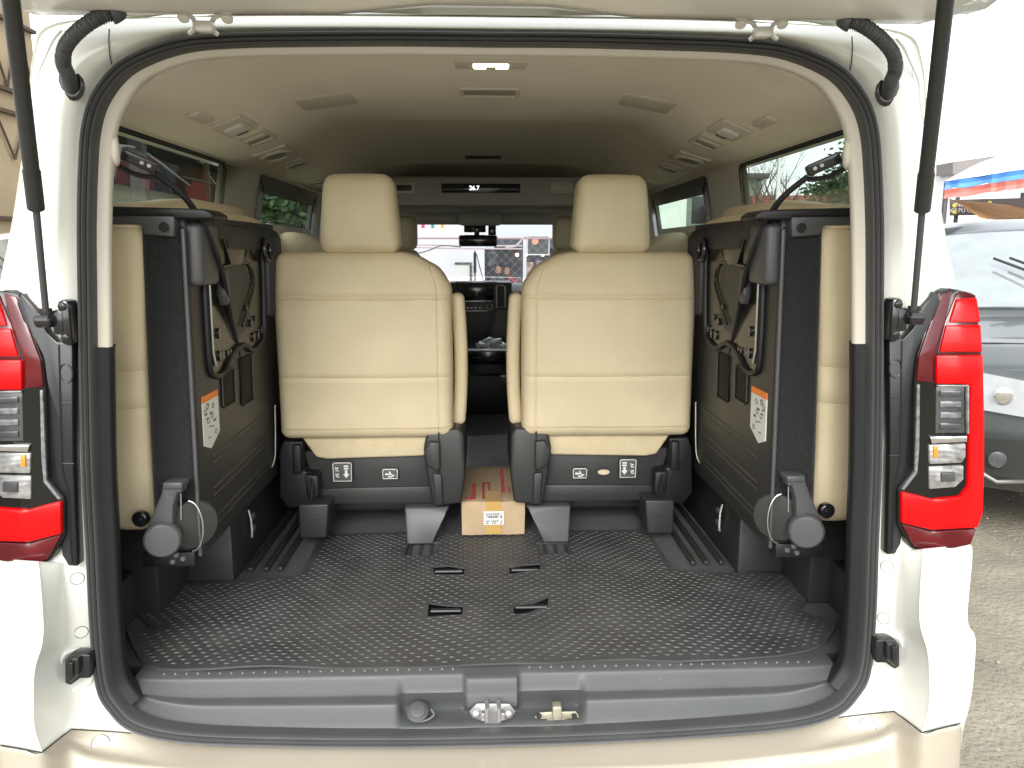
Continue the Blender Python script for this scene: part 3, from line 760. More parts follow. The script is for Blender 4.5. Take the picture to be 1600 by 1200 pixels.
# ================================================================== TAILGATE and its gear
def tg():
    yz = [(1.475, 1.945), (1.462, 1.912), (1.44, 1.905), (1.40, 1.898), (1.38, 1.888), (1.34, 1.886), (1.30, 1.90), (1.15, 1.93), (.9, 1.99), (.5, 2.10), (.2, 2.20), (.18, 2.26), (.5, 2.19), (.9, 2.09), (1.2, 2.03), (1.40, 1.985), (1.475, 1.96)]
    xs = [0, .1, .25, .38, .40, .44, .46, .6, .68, .73, .775, .80, .812]
    rows = []
    for i, x in enumerate(xs):
        row = []
        for j, (y, z) in enumerate(yz):
            mid = z+ (.02*sm(.72, .812, x) if j < 11 else -.015*sm(.72, .812, x)-.01*(x/.8)**2)
            xx = x*(1+.05*sm(1.475, 1.2, y)) if x > .6 else x
            if j < 7: mid -= .010*(x/.8)**2*(1 if x < .7 else 1)
            dy = -.025*(x/.8)**3 if j in (0, 1, 2, 16) else 0
            row.append((xx, y+dy, mid+(.012*sm(.2, .15, x) if 3 <= j <= 7 else 0)))
        row.append(row[0]); rows.append(row)
    b = a_grid(new(), rows); return b
b = tg(); t = mirrored(tg()); merge(b, t); tidy(b, .0005)
# cap the ends
es = [e for e in b.edges if e.is_boundary and abs(e.verts[0].co.x) > .7]
bmesh.ops.holes_fill(b, edges=es, sides=60)
TG = part('tailgate', b, M['white'], smooth=50)
def hinge():
    b = new(); Yh = 1.415
    for pts in ([(1157, 34), (1172, 34), (1180, 42), (1180, 54), (1172, 62)], [(1221, 35), (1213, 35), (1206, 42), (1206, 54), (1213, 61)]):
        q = catmull([vY(u, v, Yh+.012*i) for i, (u, v) in enumerate(pts)], 4); a_tube(b, q, .0042, 8)
    a_prism(b, [vY(u, v, Yh+.01) for u, v in [(1181, 40), (1205, 40), (1207, 48), (1205, 57), (1181, 57), (1179, 48)]], (0, .02, 0), .003)
    return b
def hbolts():
    return [cyl(vY(u, 34, 1.41), (0, -.5, -1), .010, .010, 10, bev=.003) for u in (1157, 1222)]
H = pair('tailgate_hinge', hinge, M['white'])
for s_, root in zip((1, -1), H):
    for q in hbolts(): part('hinge_bolt', q if s_ == 1 else mirrored(q), M['white'], root)
def strut():
    bot = vY(1427, 490, 1.455); mid = vY(1441, 328, 1.36); top = vY(1478, 0, 1.185); d = (top-mid); top2 = mid+d*1.25
    return bot, mid, top2
bot, mid, top2 = strut()
def s_body():
    b = tube([mid-(top2-mid).normalized()*.0, mid+(top2-mid)*.16], .0135, 16); a_tube(b, [mid+(top2-mid)*.16, top2], .0120, 16); return b
for s in (1, -1):
    f = (lambda b: b) if s == 1 else mirrored
    st_ = part('gas_strut', f(s_body()), M['black2'])
    part('strut_rod', f(tube([bot, mid], .0058, 12)), M['greyp'], st_)
    b = cyl(bot+Vector((-.012, -.002, -.008)), (1, 0, 0), .013, .030, 16, bev=.003); a_cyl(b, bot+Vector((0, 0, -.02)), (0, 0, 1), .011, .035, 14)
    part('strut_end', f(b), M['gloss'], st_)
    b = box(bot.x-.042, bot.x-.020, bot.y+.0, bot.y+.04, bot.z-.055, bot.z+.030, r=.008); a_box(b, bot.x-.035, bot.x-.008, bot.y+.0, bot.y+.03, bot.z-.035, bot.z+.012, r=.006)
    for dz in (-.040, .018): a_cyl(b, Vector((bot.x-.031, bot.y+.002, bot.z+dz)), (0, -1, 0), .008, .006, 10, bev=.002)
    part('strut_bracket', f(b), M['gloss'], st_)
pair('tailgate_plug', lambda: warp(cyl(vY(1386, 6, 1.33), (0, -.1, -1), .021, .008, 24, bev=.003), lambda x, y, z: (x, y, z)), M['rubber'])
# wiring conduits
def conduit():
    path = catmull([vY(1389, 146, 1.475), vY(1392, 128, 1.445), vY(1399, 108, 1.43), vY(1395, 84, 1.40), vY(1376, 60, 1.37), vY(1350, 41, 1.355), vY(1326, 33, 1.36), vY(1314, 22, 1.38), vY(1312, 10, 1.40)], 24)
    n = len(path)
    def r(t):
        if t < .30 or t > .72: return .0128+(.003 if (t > .72 and t < .80) else 0)
        return .0108+.0017*math.sin(t*330)
    return tube(path, 0, 16, rfn=r)
def grom():
    c = vY(1389, 138, 1.478); b = cyl(c+Vector((0, .012, 0)), (-.15, -1, 0), .021, .014, 24, bev=.004)
    warp(b, lambda x, y, z: (x, y, c.z+(z-c.z)*1.5)); return b
def grom2():
    c = vY(1322, 20, 1.365); b = cyl(c+Vector((0, 0, .008)), (0, -.1, -1), .030, .016, 24, bev=.005); return b
for s in (1, -1):
    f = (lambda b: b) if s == 1 else mirrored
    o = part('wiring_conduit', f(conduit()), M['rubber'])
    part('grommet', f(grom()), M['gloss'], o); part('grommet', f(grom2()), M['rubber'], o)
# ================================================================== SEATS
def seam_groove(b, zs, xs, yface, depth=.004, wd=.005):
    for z in zs: cuts(b, 2, [z-wd, z, z+wd])
    for x in xs: cuts(b, 0, [x-wd, x, x+wd])
    for v in b.verts:
        if v.co.y < yface+.03:
            for z in zs:
                if abs(v.co.z-z) < 1e-4: v.co.y += depth
            for x in xs:
                if abs(v.co.x-x) < 1e-4: v.co.y += depth
    return b
def backrest(x0, x1, z0, z1, y, th, inner, seams=(), vs=(), r=.04):
    b = box(x0, x1, y, y+th, z0, z1, r=r, seg=5)
    cuts(b, 2, frange(z0, z1, 16)); cuts(b, 0, frange(x0, x1, 12))
    seam_groove(b, seams, vs, y)
    cx = (x0+x1)/2; hw = (x1-x0)/2
    def f(x, y_, z):
        t = (x-cx)/hw; h = (z-z0)/(z1-z0)
        k = 1.0
        if t*inner > 0: k -= .09*sm(.82, 1.0, h)*abs(t)**.5      # aisle shoulder slopes in
        k -= .008*sm(.86, 1.0, h)
        z2 = z-.048*sm(.50, 1.05, t*inner)*sm(.75, 1, h)
        bulge = (-.018*(1-t*t)*(1-(2*h-1)**2) + .004*noise.noise(Vector((x*9, z*7, 3)))) if y_ < y+th*.5 else 0
        lean = .020*max(0, h-.78)/.22 - .008*sm(.25, .0, h)
        return (cx+(x-cx)*k, y_+bulge+lean+.010*math.sin(h*3.1)*(-1), z2)
    return warp(b, f)
def wrinkle(b, a=.002, s=14):
    for v in b.verts: v.co += Vector((noise.noise(v.co*s), noise.noise(v.co*s+Vector((5, 0, 0))), noise.noise(v.co*s+Vector((0, 7, 0)))))*a
    return b
def captain(s):
    """s=-1: left seat, +1: right seat (built in right-seat coordinates x>0, aisle side = low x)"""
    f = (lambda b: b) if s == 1 else mirrored
    Y = 2.33
    S = part('captain_seat', f(wrinkle(backrest(.108, .640, .922, 1.492, Y, .15, -1, (1.352, 1.364, 1.116, .955), (.150,), .032), .0015, 11)), M['leather'], smooth=60)
    hb = box(.262, .505, Y+.02, Y+.15, 1.488, 1.722, r=.036, seg=6); cuts(hb, 2, frange(1.488, 1.722, 8)); cuts(hb, 0, frange(.262, .502, 6))
    cuts(hb, 2, [1.505, 1.509]);
    def hw(x, y, z):
        h = (z-1.488)/.234; k = 1.0-.15*h**1.3; z2 = z+.004*(1-((x-.382)/.12)**2)*h
        q = -.014*(1-((x-.382)/.125)**2)*(1-(2*h-1)**2) if y < Y+.08 else 0
        return (.382+(x-.382)*k, y+q+.012*h-(.006 if False else 0), z2)
    part('headrest', f(warp(hb, hw)), M['leather'], S, 60)
    b = box(.066, .108, Y+.07, Y+.16, .945, 1.366, r=.019, seg=5); cuts(b, 2, frange(.945, 1.366, 10))
    warp(b, lambda x, y, z: (x-.004+.010*((z-1.15)/.21)**2, y, z))
    part('armrest', f(b), M['leather'], S, 60)
    # seat cushion behind, and its fabric rear edge below the backrest
    part('seat_cushion', f(box(.135, .61, Y+.10, Y+.66, .86, .99, r=.04, seg=4)), M['leather'], S, 60)
    pts = [vY(u, v, Y+.03) for u, v in [(842, 678), (1048, 678), (1026, 710), (1010, 713), (862, 711), (852, 704)]]
    b = prism(pts, (0, .10, 0), .008, 3); part('cushion_skirt', f(b), M['leather2'], S, 60)
    # plastic base
    b = prism([vY(u, v, Y+.06) for u, v in [(845, 700), (1045, 700), (1022, 780), (846, 780)]], (0, .40, 0), .006)
    a_prism(b, [vY(u, v, Y+.05) for u, v in [(846, 758), (1024, 758), (1020, 782), (848, 784)]], (0, .1, 0), .004)
    BS = part('seat_base', f(b), M['black2'], S)
    b = prism([vY(u, v, Y+.0) for u, v in [(798, 680), (806, 668), (856, 672), (862, 700), (858, 735), (848, 790), (803, 786), (797, 740)]], (0, .30, 0), .010, 3)
    a_prism(b, [vY(u, v, Y-.015) for u, v in [(836, 690), (852, 688), (861, 705), (858, 725), (840, 738), (836, 730)]], (0, .05, 0), .006, 3)
    a_tube(b, [vY(838, 674, Y-.006), vY(838, 700, Y-.006), vY(837, 738, Y-.004)], .0018, 6)
    a_prism(b, [vY(u, v, Y-.012) for u, v in [(834, 740), (848, 738), (844, 788), (832, 788)]], (0, .05, 0), .004, 2)
    part('side_cover', f(b), M['black2'], S, 50)
    b = prism([vY(u, v, Y+.02) for u, v in [(1046, 685), (1076, 683), (1082, 700), (1082, 770), (1068, 788), (1046, 786), (1024, 775), (1022, 735), (1040, 732), (1046, 730)]], (0, .28, 0), .008, 3)
    a_prism(b, [vY(u, v, Y-.0) for u, v in [(1050, 690), (1062, 690), (1062, 735), (1048, 735)]], (0, .05, 0), .005, 2)
    a_prism(b, [vY(u, v, Y-.0) for u, v in [(1024, 738), (1044, 736), (1040, 772), (1022, 770)]], (0, .04, 0), .004, 2)
    part('side_cover', f(b), M['black'], S, 50)
    part('lever', f(tube([vY(1034, 742, Y-.006), vY(1032, 752, Y-.02), vY(1033, 770, Y-.02)], .004, 8)), M['gloss'], S)
    # legs
    lb = vY(850, 848, Y)
    b = prism([vY(822, 790, Y+.02), vY(892, 790, Y+.02), vY(889, 848, Y-.02), vY(849, 848, Y-.02), vY(830, 805, Y+.0)], (0, .16, 0), .006, 3)
    part('leg', f(b), M['greyp'], S, 50)
    b = prism([vY(u, v, Y-.04) for u, v in [(1008, 782), (1054, 782), (1052, 834), (1012, 834)]], (0, .20, 0), .006, 3)
    a_box(b, *(lambda p: (p.x-.02, p.x+.02, Y-.044, Y-.03, p.z-.002, p.z+.002))(vY(1031, 806, Y-.04)))
    part('leg', f(b), M['black2'], S, 50)
    b = box(.24, .52, Y+.10, Y+.25, .655, .70, r=.006); part('cross_tube', f(b), M['black'], S)
    return S
Sx = {}
for s in (-1, 1):
    Sx[s] = captain(s)
# pictogram plates on the seat bases (not mirrored: each is where the photo shows it)
def plate(u0, v0, u1, v1, kind, root, Y=2.374):
    a = vY(u0, v1, Y); c = vY(u1, v0, Y); w2, h2 = c.x-a.x, c.z-a.z
    o = part('pictogram_plate', box(a.x, c.x, Y-.002, Y+.004, a.z, c.z, r=.0015), M['inkb'], root)
    b = new(); cx, cz = (a.x+c.x)/2, (a.z+c.z)/2
    fr = [(a.x+.004, a.z+.003), (c.x-.004, a.z+.003), (c.x-.002, c.z-.006), (c.x-.007, c.z-.002), (a.x+.007, c.z-.002), (a.x+.003, c.z-.006)]
    a_tube(b, [(x, Y-.002, z) for x, z in fr], .0016, 6, closed=True)
    if kind == 'arrow' or kind == 'arrow_r':
        k = 1 if kind == 'arrow' else -1; ax = cx+k*w2*.2
        a_prism(b, [(ax-.004, Y-.004, cz+.006), (ax+.004, Y-.004, cz+.006), (ax+.004, Y-.004, cz-.006), (ax+.010, Y-.004, cz-.006), (ax, Y-.004, cz-.019), (ax-.010, Y-.004, cz-.006), (ax-.004, Y-.004, cz-.006)], (0, .003, 0))
        for dz in (.019, .011): a_box(b, ax-.007, ax+.007, Y-.004, Y-.001, cz+dz-.002, cz+dz+.003)
        sx = cx-k*w2*.25
        a_tube(b, [(sx-.005, Y-.003, cz+.018), (sx-.003, Y-.003, cz+.005), (sx+.006, Y-.003, cz+.005)], .0018, 6); a_cyl(b, (sx+.001, Y-.001, cz+.013), (0, -1, 0), .003, .003, 10)
        a_tube(b, [(sx-.005, Y-.003, cz-.004), (sx-.002, Y-.003, cz-.015), (sx+.007, Y-.003, cz-.015)], .0018, 6); a_cyl(b, (sx+.002, Y-.001, cz-.007), (0, -1, 0), .003, .003, 10)
    else:
        for i in range(3): a_cyl(b, (cx-.012+i*.005, Y-.001, cz), (0, -1, 0), .0035-.0005*i, .003, 10)
        a_tube(b, [(cx-.002, Y-.003, cz+.009), (cx+.004, Y-.003, cz-.002), (cx+.014, Y-.003, cz-.004), (cx+.004, Y-.003, cz-.009), (cx-.006, Y-.003, cz-.008)], .0022, 6)
    part('pictogram', b, M['paper'], root)
plate(520, 722, 550, 753, 'arrow', Sx[-1]); plate(597, 732, 622, 749, 'x', Sx[-1])
plate(967, 717, 995, 747, 'arrow_r', Sx[1]); plate(894, 731, 918, 748, 'x', Sx[1])
b = warp(cyl(vY(943, 737, 2.376), (0, -1, 0), .020, .005, 20, bev=.002), lambda x, y, z: (x, y, vY(943, 737, 2.38).z+(z-vY(943, 737, 2.38).z)*.45))
part('tether_slot', b, M['leather2'], Sx[1])
# second row and front seats
def far_seat(name, s, x0, x1, Y, ztop, zbot, hr, m, hx=None):
    f = (lambda b: b) if s == 1 else mirrored
    cx = (x0+x1)/2
    S = part(name, f(backrest(x0, x1, zbot, ztop, Y, .14, 0, (), (), .05)), m, smooth=60)
    cx = hx or cx
    b = box(cx-.11, cx+.11, Y+.02, Y+.13, ztop-.005, ztop+hr, r=.045, seg=5); part('headrest', f(b), m, S, 60)
    part('seat_cushion', f(box(x0+.01, x1-.01, Y+.08, Y+.6, zbot-.08, zbot+.07, r=.04, seg=4)), m, S, 60)
    part('seat_base', f(box(x0+.05, x1-.05, Y+.06, Y+.5, .576, zbot-.07, r=.01)), M['black'], S)
    return S
for s in (-1, 1):
    S2 = far_seat('second_row_seat', s, .33, .885, 3.30, 1.50, 1.0, .22, M['leather'], .53)
    b = box(.655, .885, 3.28, 3.44, 1.30, 1.572, r=.05, seg=5); cuts(b, 0, frange(.655, .885, 6))
    warp(b, lambda x, y, z: (x, y, z-.05*sm(.80, .655, x)*sm(1.4, 1.57, z))); part('shoulder_wing', b if s == 1 else mirrored(b), M['leather'], S2, 60)
    far_seat('front_seat', s, .375, .86, 4.45, 1.50, 1.0, .19, M['leather'], .50)
# ---- folded side seats
def folded(s):
    f = (lambda b: b) if s == 1 else mirrored
    Y0 = 1.72
    sl_ = lambda x, y, z: (x+(1.56-z)*.018, y, z)      # leans outwards at the foot
    # black underside board
    pl = .652
    b = box(pl, pl+.03, Y0, 2.43, .795, 1.575, r=.008, seg=3); cuts(b, 2, frange(.8, 1.57, 10))
    S = part('folded_seat', f(warp(b, sl_)), M['black2'])
    # diagonal pressed ribs
    b = new()
    for (a_, c_) in [((1.80, .995), (2.27, 1.005)), ((1.80, .915), (2.27, .925)), ((1.80, .84), (2.25, .85))]:
        for dz in (0, .018):
            a_tube(b, [(pl+.001, a_[0], a_[1]+dz), (pl+.001, c_[0], c_[1]+dz)], .0046, 8)
    warp(b, sl_); part('board_rib', f(b), M['black2'], S)
    # steel pan with frame
    def outline(g): return [(y, z) for y, z in g]
    pan = [(1.80, 1.47), (1.80, 1.25), (1.83, 1.205), (1.90, 1.20), (1.96, 1.235), (2.06, 1.25), (2.14, 1.225), (2.22, 1.235), (2.26, 1.28), (2.27, 1.50), (2.24, 1.53), (1.84, 1.53)]
    b = prism([(pl-.002, y, z) for y, z in pan], (.004, 0, 0)); cuts(b, 2, frange(1.2, 1.53, 10)); cuts(b, 1, frange(1.8, 2.27, 10))
    def dent(x, y, z):
        return (x+.010*sm(.14, .02, math.hypot((y-2.03)*.8, z-1.38))-.004*sm(.03, .0, abs(y-1.93)), y, z)
    warp(b, dent); warp(b, sl_)
    PN = part('seat_pan', f(b), M['pan'], S, 50)
    b = new(); a_tube(b, catmull([(pl-.006, y, z) for y, z in pan], 3, True), .0075, 8, closed=True); warp(b, sl_); part('pan_rim', f(b), M['black'], S)
    b = new(); a_tube(b, [(pl-.004, 1.835, 1.50), (pl-.005, 1.835, 1.26), (pl-.005, 1.85, 1.225)], .003, 6); warp(b, sl_); part('pan_wire', f(b), M['steel'], S)
    b = new()
    for (y, z, r) in [(1.88, 1.30, .010), (1.88, 1.245, .010), (1.90, 1.245, .008), (1.935, 1.245, .006), (1.955, 1.245, .006), (2.14, 1.30, .008), (2.18, 1.31, .006), (2.16, 1.26, .010), (2.20, 1.26, .010), (2.235, 1.27, .009), (2.10, 1.345, .006)]:
        q = cyl((pl-.008, y, z), (1, 0, 0), r, .006, 14); warp(q, lambda x, yy, zz, z=z: (x, yy, z+(zz-z)*1.3)); merge(b, q)
    a_tube(b, catmull([(pl-.006, 1.93, 1.46), (pl-.006, 2.12, 1.465), (pl-.006, 2.18, 1.43), (pl-.006, 2.17, 1.39), (pl-.006, 2.06, 1.30)], 5), .0035, 8)
    a_prism(b, [(pl-.010, y, z) for y, z in [(1.93, 1.53), (2.15, 1.53), (2.10, 1.475), (2.05, 1.46), (1.98, 1.465)]], (.008, 0, 0), .002)
    warp(b, sl_); part('pan_cutout', f(b), M['gloss'], PN)
    # flaps: pad near the rear edge, far tube and top band
    b = box(pl-.030, pl+.012, 1.725, 1.84, 1.42, 1.56, r=.014, seg=4); part('hinge_cover', f(warp(b, sl_)), M['greyp'], S, 50)
    b = box(pl-.022, pl+.02, 2.30, 2.44, 1.30, 1.545, r=.016, seg=3); part('hinge_cover', f(warp(b, sl_)), M['black2'], S, 50)
    b = prism([(pl-.014, y, z) for y, z in [(1.74, 1.568), (1.92, 1.575), (1.94, 1.562), (2.30, 1.565), (2.42, 1.555), (2.44, 1.535), (2.44, 1.50), (1.96, 1.50), (1.94, 1.525), (1.74, 1.525)]], (.05, 0, 0), .006, 3)
    part('top_band', f(warp(b, sl_)), M['black'], S, 50)
    b = new(); c = Vector((pl-.020, 2.27, 1.50)); a_tube(b, [c+Vector((0, math.cos(q)*.030, math.sin(q)*.030)) for q in [k*math.pi/10 for k in range(20)]], .007, 8, closed=True)
    part('cable_loop', f(b), M['gloss'], S)
    b = prism([(pl-.022, y, z) for y, z in [(1.885, 1.455), (1.915, 1.455), (1.925, 1.395), (1.91, 1.37), (1.89, 1.365), (1.88, 1.39)]], (.02, 0, 0), .005, 3)
    part('latch_tab', f(b), M['greyp'], S, 50)
    # pockets
    for (y0, y1, z0, z1) in [(1.89, 1.985, 1.115, 1.20), (2.04, 2.14, 1.09, 1.215)]:
        q = [(y0, z0+.004), (y0+.012, z0-.004), (y1, z0-.004), (y1, z1), (y0, z1)]
        b = prism([(pl-.0025, y, z) for y, z in q], (.004, 0, 0), .001)
        warp(b, sl_); o = part('release_pocket', f(b), M['well'], S)
        b = new(); a_tube(b, [(pl-.004, y, z) for y, z in q], .0024, 6, closed=True); warp(b, sl_); part('pocket_rim', f(b), M['black2'], o)
    # sticker
    q = [(1.755, 1.17), (1.862, 1.172), (1.862, 1.072), (1.80, 1.040), (1.755, 1.062)]
    y0, y1 = 1.757, 1.862
    b = prism([(pl-.0025, y, z) for y, z in [(y0, 1.150), (y1, 1.150), (y1, 1.062), (1.80, 1.034), (y0, 1.050)]], (.003, 0, 0)); warp(b, sl_); o = part('warning_label', f(b), M['paper'], S, 0)
    b = prism([(pl-.0025, y, z) for y, z in [(y0, 1.166), (y1, 1.166), (y1, 1.1505), (y0, 1.1505)]], (.003, 0, 0)); warp(b, sl_); part('label_heading', f(b), M['orange'], o, 0)
    b = new()
    rnd = random.Random(3)
    for i in range(16):
        yy = y0+.012+rnd.random()*.075; zz = 1.06+rnd.random()*.08
        if rnd.random() < .5: a_tube(b, [(pl-.003, yy+math.cos(k)*.008, zz+math.sin(k)*.007) for k in (0, 1.2, 2.4, 3.6, 4.8)], .0008, 4, closed=True)
        else: a_box(b, pl-.0036, pl-.002, yy-.008, yy+.008, zz-.001, zz+.001)
    warp(b, sl_); part('label_drawing', f(b), M['inkb'], o, 0)
    # rear-facing carpet face, beige cushion
    b = box(pl+.004, pl+.092, Y0-.012, Y0+.60, .81, 1.555, r=.012, seg=3); cuts(b, 2, frange(.81, 1.555, 12))
    part('seat_back_carpet', f(warp(b, lambda x, y, z: (x+(1.56-z)*(.018+.021*(x-pl)/.092), y, z))), M['carpet'], S, 60)
    b = box(pl-.002, pl+.007, Y0-.015, Y0-.006, .80, 1.545, r=.003); cuts(b, 2, frange(.8, 1.54, 8)); part('edge_strip', f(warp(b, sl_)), M['greyp'], S)
    b = box(.742, .838, Y0-.02, 2.46, .86, 1.60, r=.034, seg=5); cuts(b, 2, frange(.86, 1.6, 14)); cuts(b, 1, frange(1.7, 2.46, 6))
    for z in (1.235, 1.150, 1.545): cuts(b, 2, [z-.005, z, z+.005])
    for v in b.verts:
        if v.co.y < Y0+.03 and min(abs(v.co.z-z) for z in (1.235, 1.150, 1.545)) < 1e-4: v.co.y += .006
    def cw(x, y, z):
        return (x+(1.56-z)*(.039+.021*(x-.742)/.09)+.005*math.sin(z*7), y, z+(.03*sm(1.72, 2.1, y)*sm(1.4, 1.6, z)))
    part('cushion', f(wrinkle(warp(b, cw), .002, 9)), M['leather'], S, 60)
    # wide upper cushion lying over the top band
    b = box(.668, .86, 1.84, 2.46, 1.46, 1.598, r=.035, seg=5); cuts(b, 1, frange(1.84, 2.46, 6))
    part('cushion_top', f(warp(b, lambda x, y, z: (x, y, z-.018*sm(2.2, 1.85, y)-.012*sm(2.3, 2.46, y)))), M['leather'], S, 60)
    # grey hinge plate with bolt
    b = prism([vY(u, v, Y0-.028) for u, v in [(1236, 338), (1340, 338), (1340, 352), (1287, 352), (1282, 367), (1238, 371)]], (0, .05, 0), .004, 3)
    o = part('hinge_plate', f(b), M['greyp'], S, 50)
    b = prism([vY(u, v, Y0-.034) for u, v in [(1180, 336), (1192, 328), (1341, 324), (1341, 337), (1240, 338), (1236, 343), (1180, 343)]], (0, .10, 0), .004, 3)
    part('plate_shroud', f(b), M['black'], S, 50)
    c = vY(1252, 356, Y0-.03); b = cyl(c, (0, -1, 0), .0105, .004, 18, bev=.001); part('bolt', f(b), M['gloss'], o)
    # lower hinge arm with round cap
    cc = vY(1262, 828, Y0-.07)
    b = cyl(cc+Vector((0, .02, 0)), (-.25, -1, 0), .040, .040, 32, bev=.006)
    arm = [vY(u, v, Y0-.07) for u, v in [(1231, 745), (1258, 745), (1262, 762), (1276, 795), (1284, 812), (1245, 812), (1244, 780), (1238, 760), (1230, 760)]]
    a_prism(b, arm, (0, .035, 0), .005, 3)
    a_prism(b, [vY(u, v, Y0-.075) for u, v in [(1230, 744), (1259, 744), (1259, 754), (1230, 754)]], (0, .045, 0), .003, 2)
    A_ = part('hinge_arm', f(b), M['greyp'], S, 50)
    b = cyl(cc+Vector((-.042, .065, .012)), (-.6, -.8, 0), .058, .02, 32, bev=.004); part('hinge_disc', f(b), M['black2'], A_, 50)
    c2 = cc+Vector((-.050, .042, .012)); b = tube([c2+Vector((-.3*math.sin(q)*.0-.028*math.sin(q), 0, .060*math.cos(q))) for q in [k*math.pi/12 for k in range(13)]], .0015, 6)
    a_tube(b, [vY(1232, 760, Y0-.04), vY(1232, 800, Y0-.04)], .002, 6)
    part('return_spring', f(b), M['steel'], A_)
    b = new()
    for (u, v) in [(1228, 858), (1238, 852), (1243, 862)]: a_cyl(b, vY(u, v, Y0-.06), (0, -1, 0), .006, .01, 8, bev=.001)
    part('bolt', f(b), M['greyp'], A_)
    b = prism([vY(u, v, Y0-.02) for u, v in [(1212, 850), (1290, 850), (1290, 872), (1212, 872)]], (0, .06, 0), .004); part('hinge_bracket', f(b), M['black'], S)
    c = vY(1288, 795, Y0-.03); b = cyl(c, (0, -1, 0), .018, .02, 16, bev=.004); a_cyl(b, c+Vector((.0, -.02, 0)), (0, -1, 0), .006, .006, 8); part('pivot_bolt', f(b), M['gloss'], S)
    b = tube(catmull([(pl-.004, 2.335, 1.03), (pl-.001, 2.335, .90), (pl+.004, 2.33, .85), (pl+.01, 2.29, .835)], 4), .0018, 6); part('release_cord', f(warp(b, lambda x, y, z: (x+(1.56-z)*.018-.006, y, z))), M['trim'], S)
    # lifting strap from the pillar hook
    hk = vY(1328, 238, 1.63)
    P = [hk, vY(1312, 250, 1.64), vY(1290, 262, 1.655)]
    q1 = vY(1262, 276, 1.67); q2 = vY(1212, 322, 1.72); q3 = Vector((pl-.03, 1.82, 1.475)); q4 = Vector((pl+.0, 1.97, 1.33)); q5 = Vector((pl+.012, 2.05, 1.23)); q6 = Vector((pl+.022, 2.06, 1.16))
    path = catmull([q1, q2, q3, q4, q5, q6], 8)
    b = new(); a_tube(b, path, .0115, 8, flat=(.9, .55)); part('lifting_strap', f(b), M['strap'], S)
    b = new(); a_tube(b, catmull([vY(1334, 238, 1.62), vY(1334, 252, 1.625), vY(1322, 262, 1.64), vY(1290, 277, 1.66), q1+Vector((0, 0, -.006))], 5), .006, 8, flat=(1.2, .5)); part('strap_end', f(b), M['strap'], S)
    a = vY(1262, 268, 1.66); c = vY(1315, 245, 1.63); d = (c-a)
    n = Vector((0, -1, 0)); up = d.cross(n).normalized()*.012
    if up.z < 0: up = -up
    b = prism([a-up+d*.06, a-up*.6, a+up*.8, a+up+d*.1, c+up*1.0, c-up*1.0], (0, .012, 0), .003, 3)
    o = part('strap_buckle', f(b), M['gloss'], S)
    for t in (.22, .42): part('buckle_button', f(cyl(a+d*t+Vector((0, .002, 0)), (0, -1, 0), .004, .004, 8)), M['paper'], o)
    return S
for s in (1, -1):
    folded(s)
def hook():
    c = vY(1326, 238, 1.56); b = new()
    a_tube(b, catmull([c+Vector((.01, .02, .035)), c+Vector((-.005, -.012, .03)), c+Vector((-.012, -.022, .0)), c+Vector((-.008, -.015, -.022)), c+Vector((.002, .0, -.026))], 4), .009, 10)
    return b
pair('coat_hook', hook, M['trim'], None, 60)
# ================================================================== FRONT CABIN
Yp = 3.95
a = vY(600, 310, Yp); 
def pos(u, v, Y): return vY(u, v, Y)
def slab(u0, v0, u1, v1, Y, th, r=.004):
    a, c = vY(u0, v1, Y), vY(u1, v0, Y); return box(a.x, c.x, Y, Y+th, a.z, c.z, r=r)
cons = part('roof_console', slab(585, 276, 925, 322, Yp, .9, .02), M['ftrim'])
part('climate_display', slab(690, 287, 813, 301, Yp-.006, .01, .002), M['gloss'], cons)
c = vY(741, 294, Yp-.008); part('display_digits', text_bm('26.7', .030, Matrix.Translation(c) @ REAR), M['led'], cons, 0)
for u0, u1 in ((696, 725), (780, 808)):
    part('display_line', slab(u0, 294.4, u1, 295.4, Yp-.009, .002, 0), M['greyp'], cons, 0)
for u0, u1 in ((612, 648), (860, 896)):
    o = part('roof_air_vent', slab(u0, 285, u1, 302, Yp-.006, .01, .003), M['trim'], cons)
    part('vent_slats', slab(u0+4, 289, u1-5, 298, Yp-.010, .006, .002), M['black2'] if u0 < 700 else M['trim'], cons)
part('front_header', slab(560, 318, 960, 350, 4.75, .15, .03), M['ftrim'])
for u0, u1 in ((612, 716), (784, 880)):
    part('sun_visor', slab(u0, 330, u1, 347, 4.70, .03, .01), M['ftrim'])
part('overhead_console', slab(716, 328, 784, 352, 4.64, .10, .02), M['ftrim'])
R_ = part('rear_view_mirror', slab(717, 367, 777, 385, 4.85, .03, .012), M['gloss'])
part('mirror_stem', slab(741, 350, 749, 368, 4.88, .02, .004), M['gloss'], R_)
part('camera_box', slab(725, 350, 759, 363, 4.92, .05, .006), M['gloss'])
part('camera_box', slab(763, 350, 775, 372, 4.95, .04, .006), M['gloss'])
# windshield and pillars
rows = [[(x*(1+.10*t), 5.02+.85*t-.10*(x/.8)**2*(1), 1.72-.43*t) for x in (-.80, -.5, -.2, 0, .2, .5, .80)] for t in (0, .25, .5, .75, 1)]
part('windshield', a_grid(new(), rows), M['clearglass'])
def apil(): return tube([(.80, 4.92, 1.74), (.85, 5.35, 1.50), (.89, 5.8, 1.27)], .035, 8)
pair('windshield_pillar', apil, M['black'])
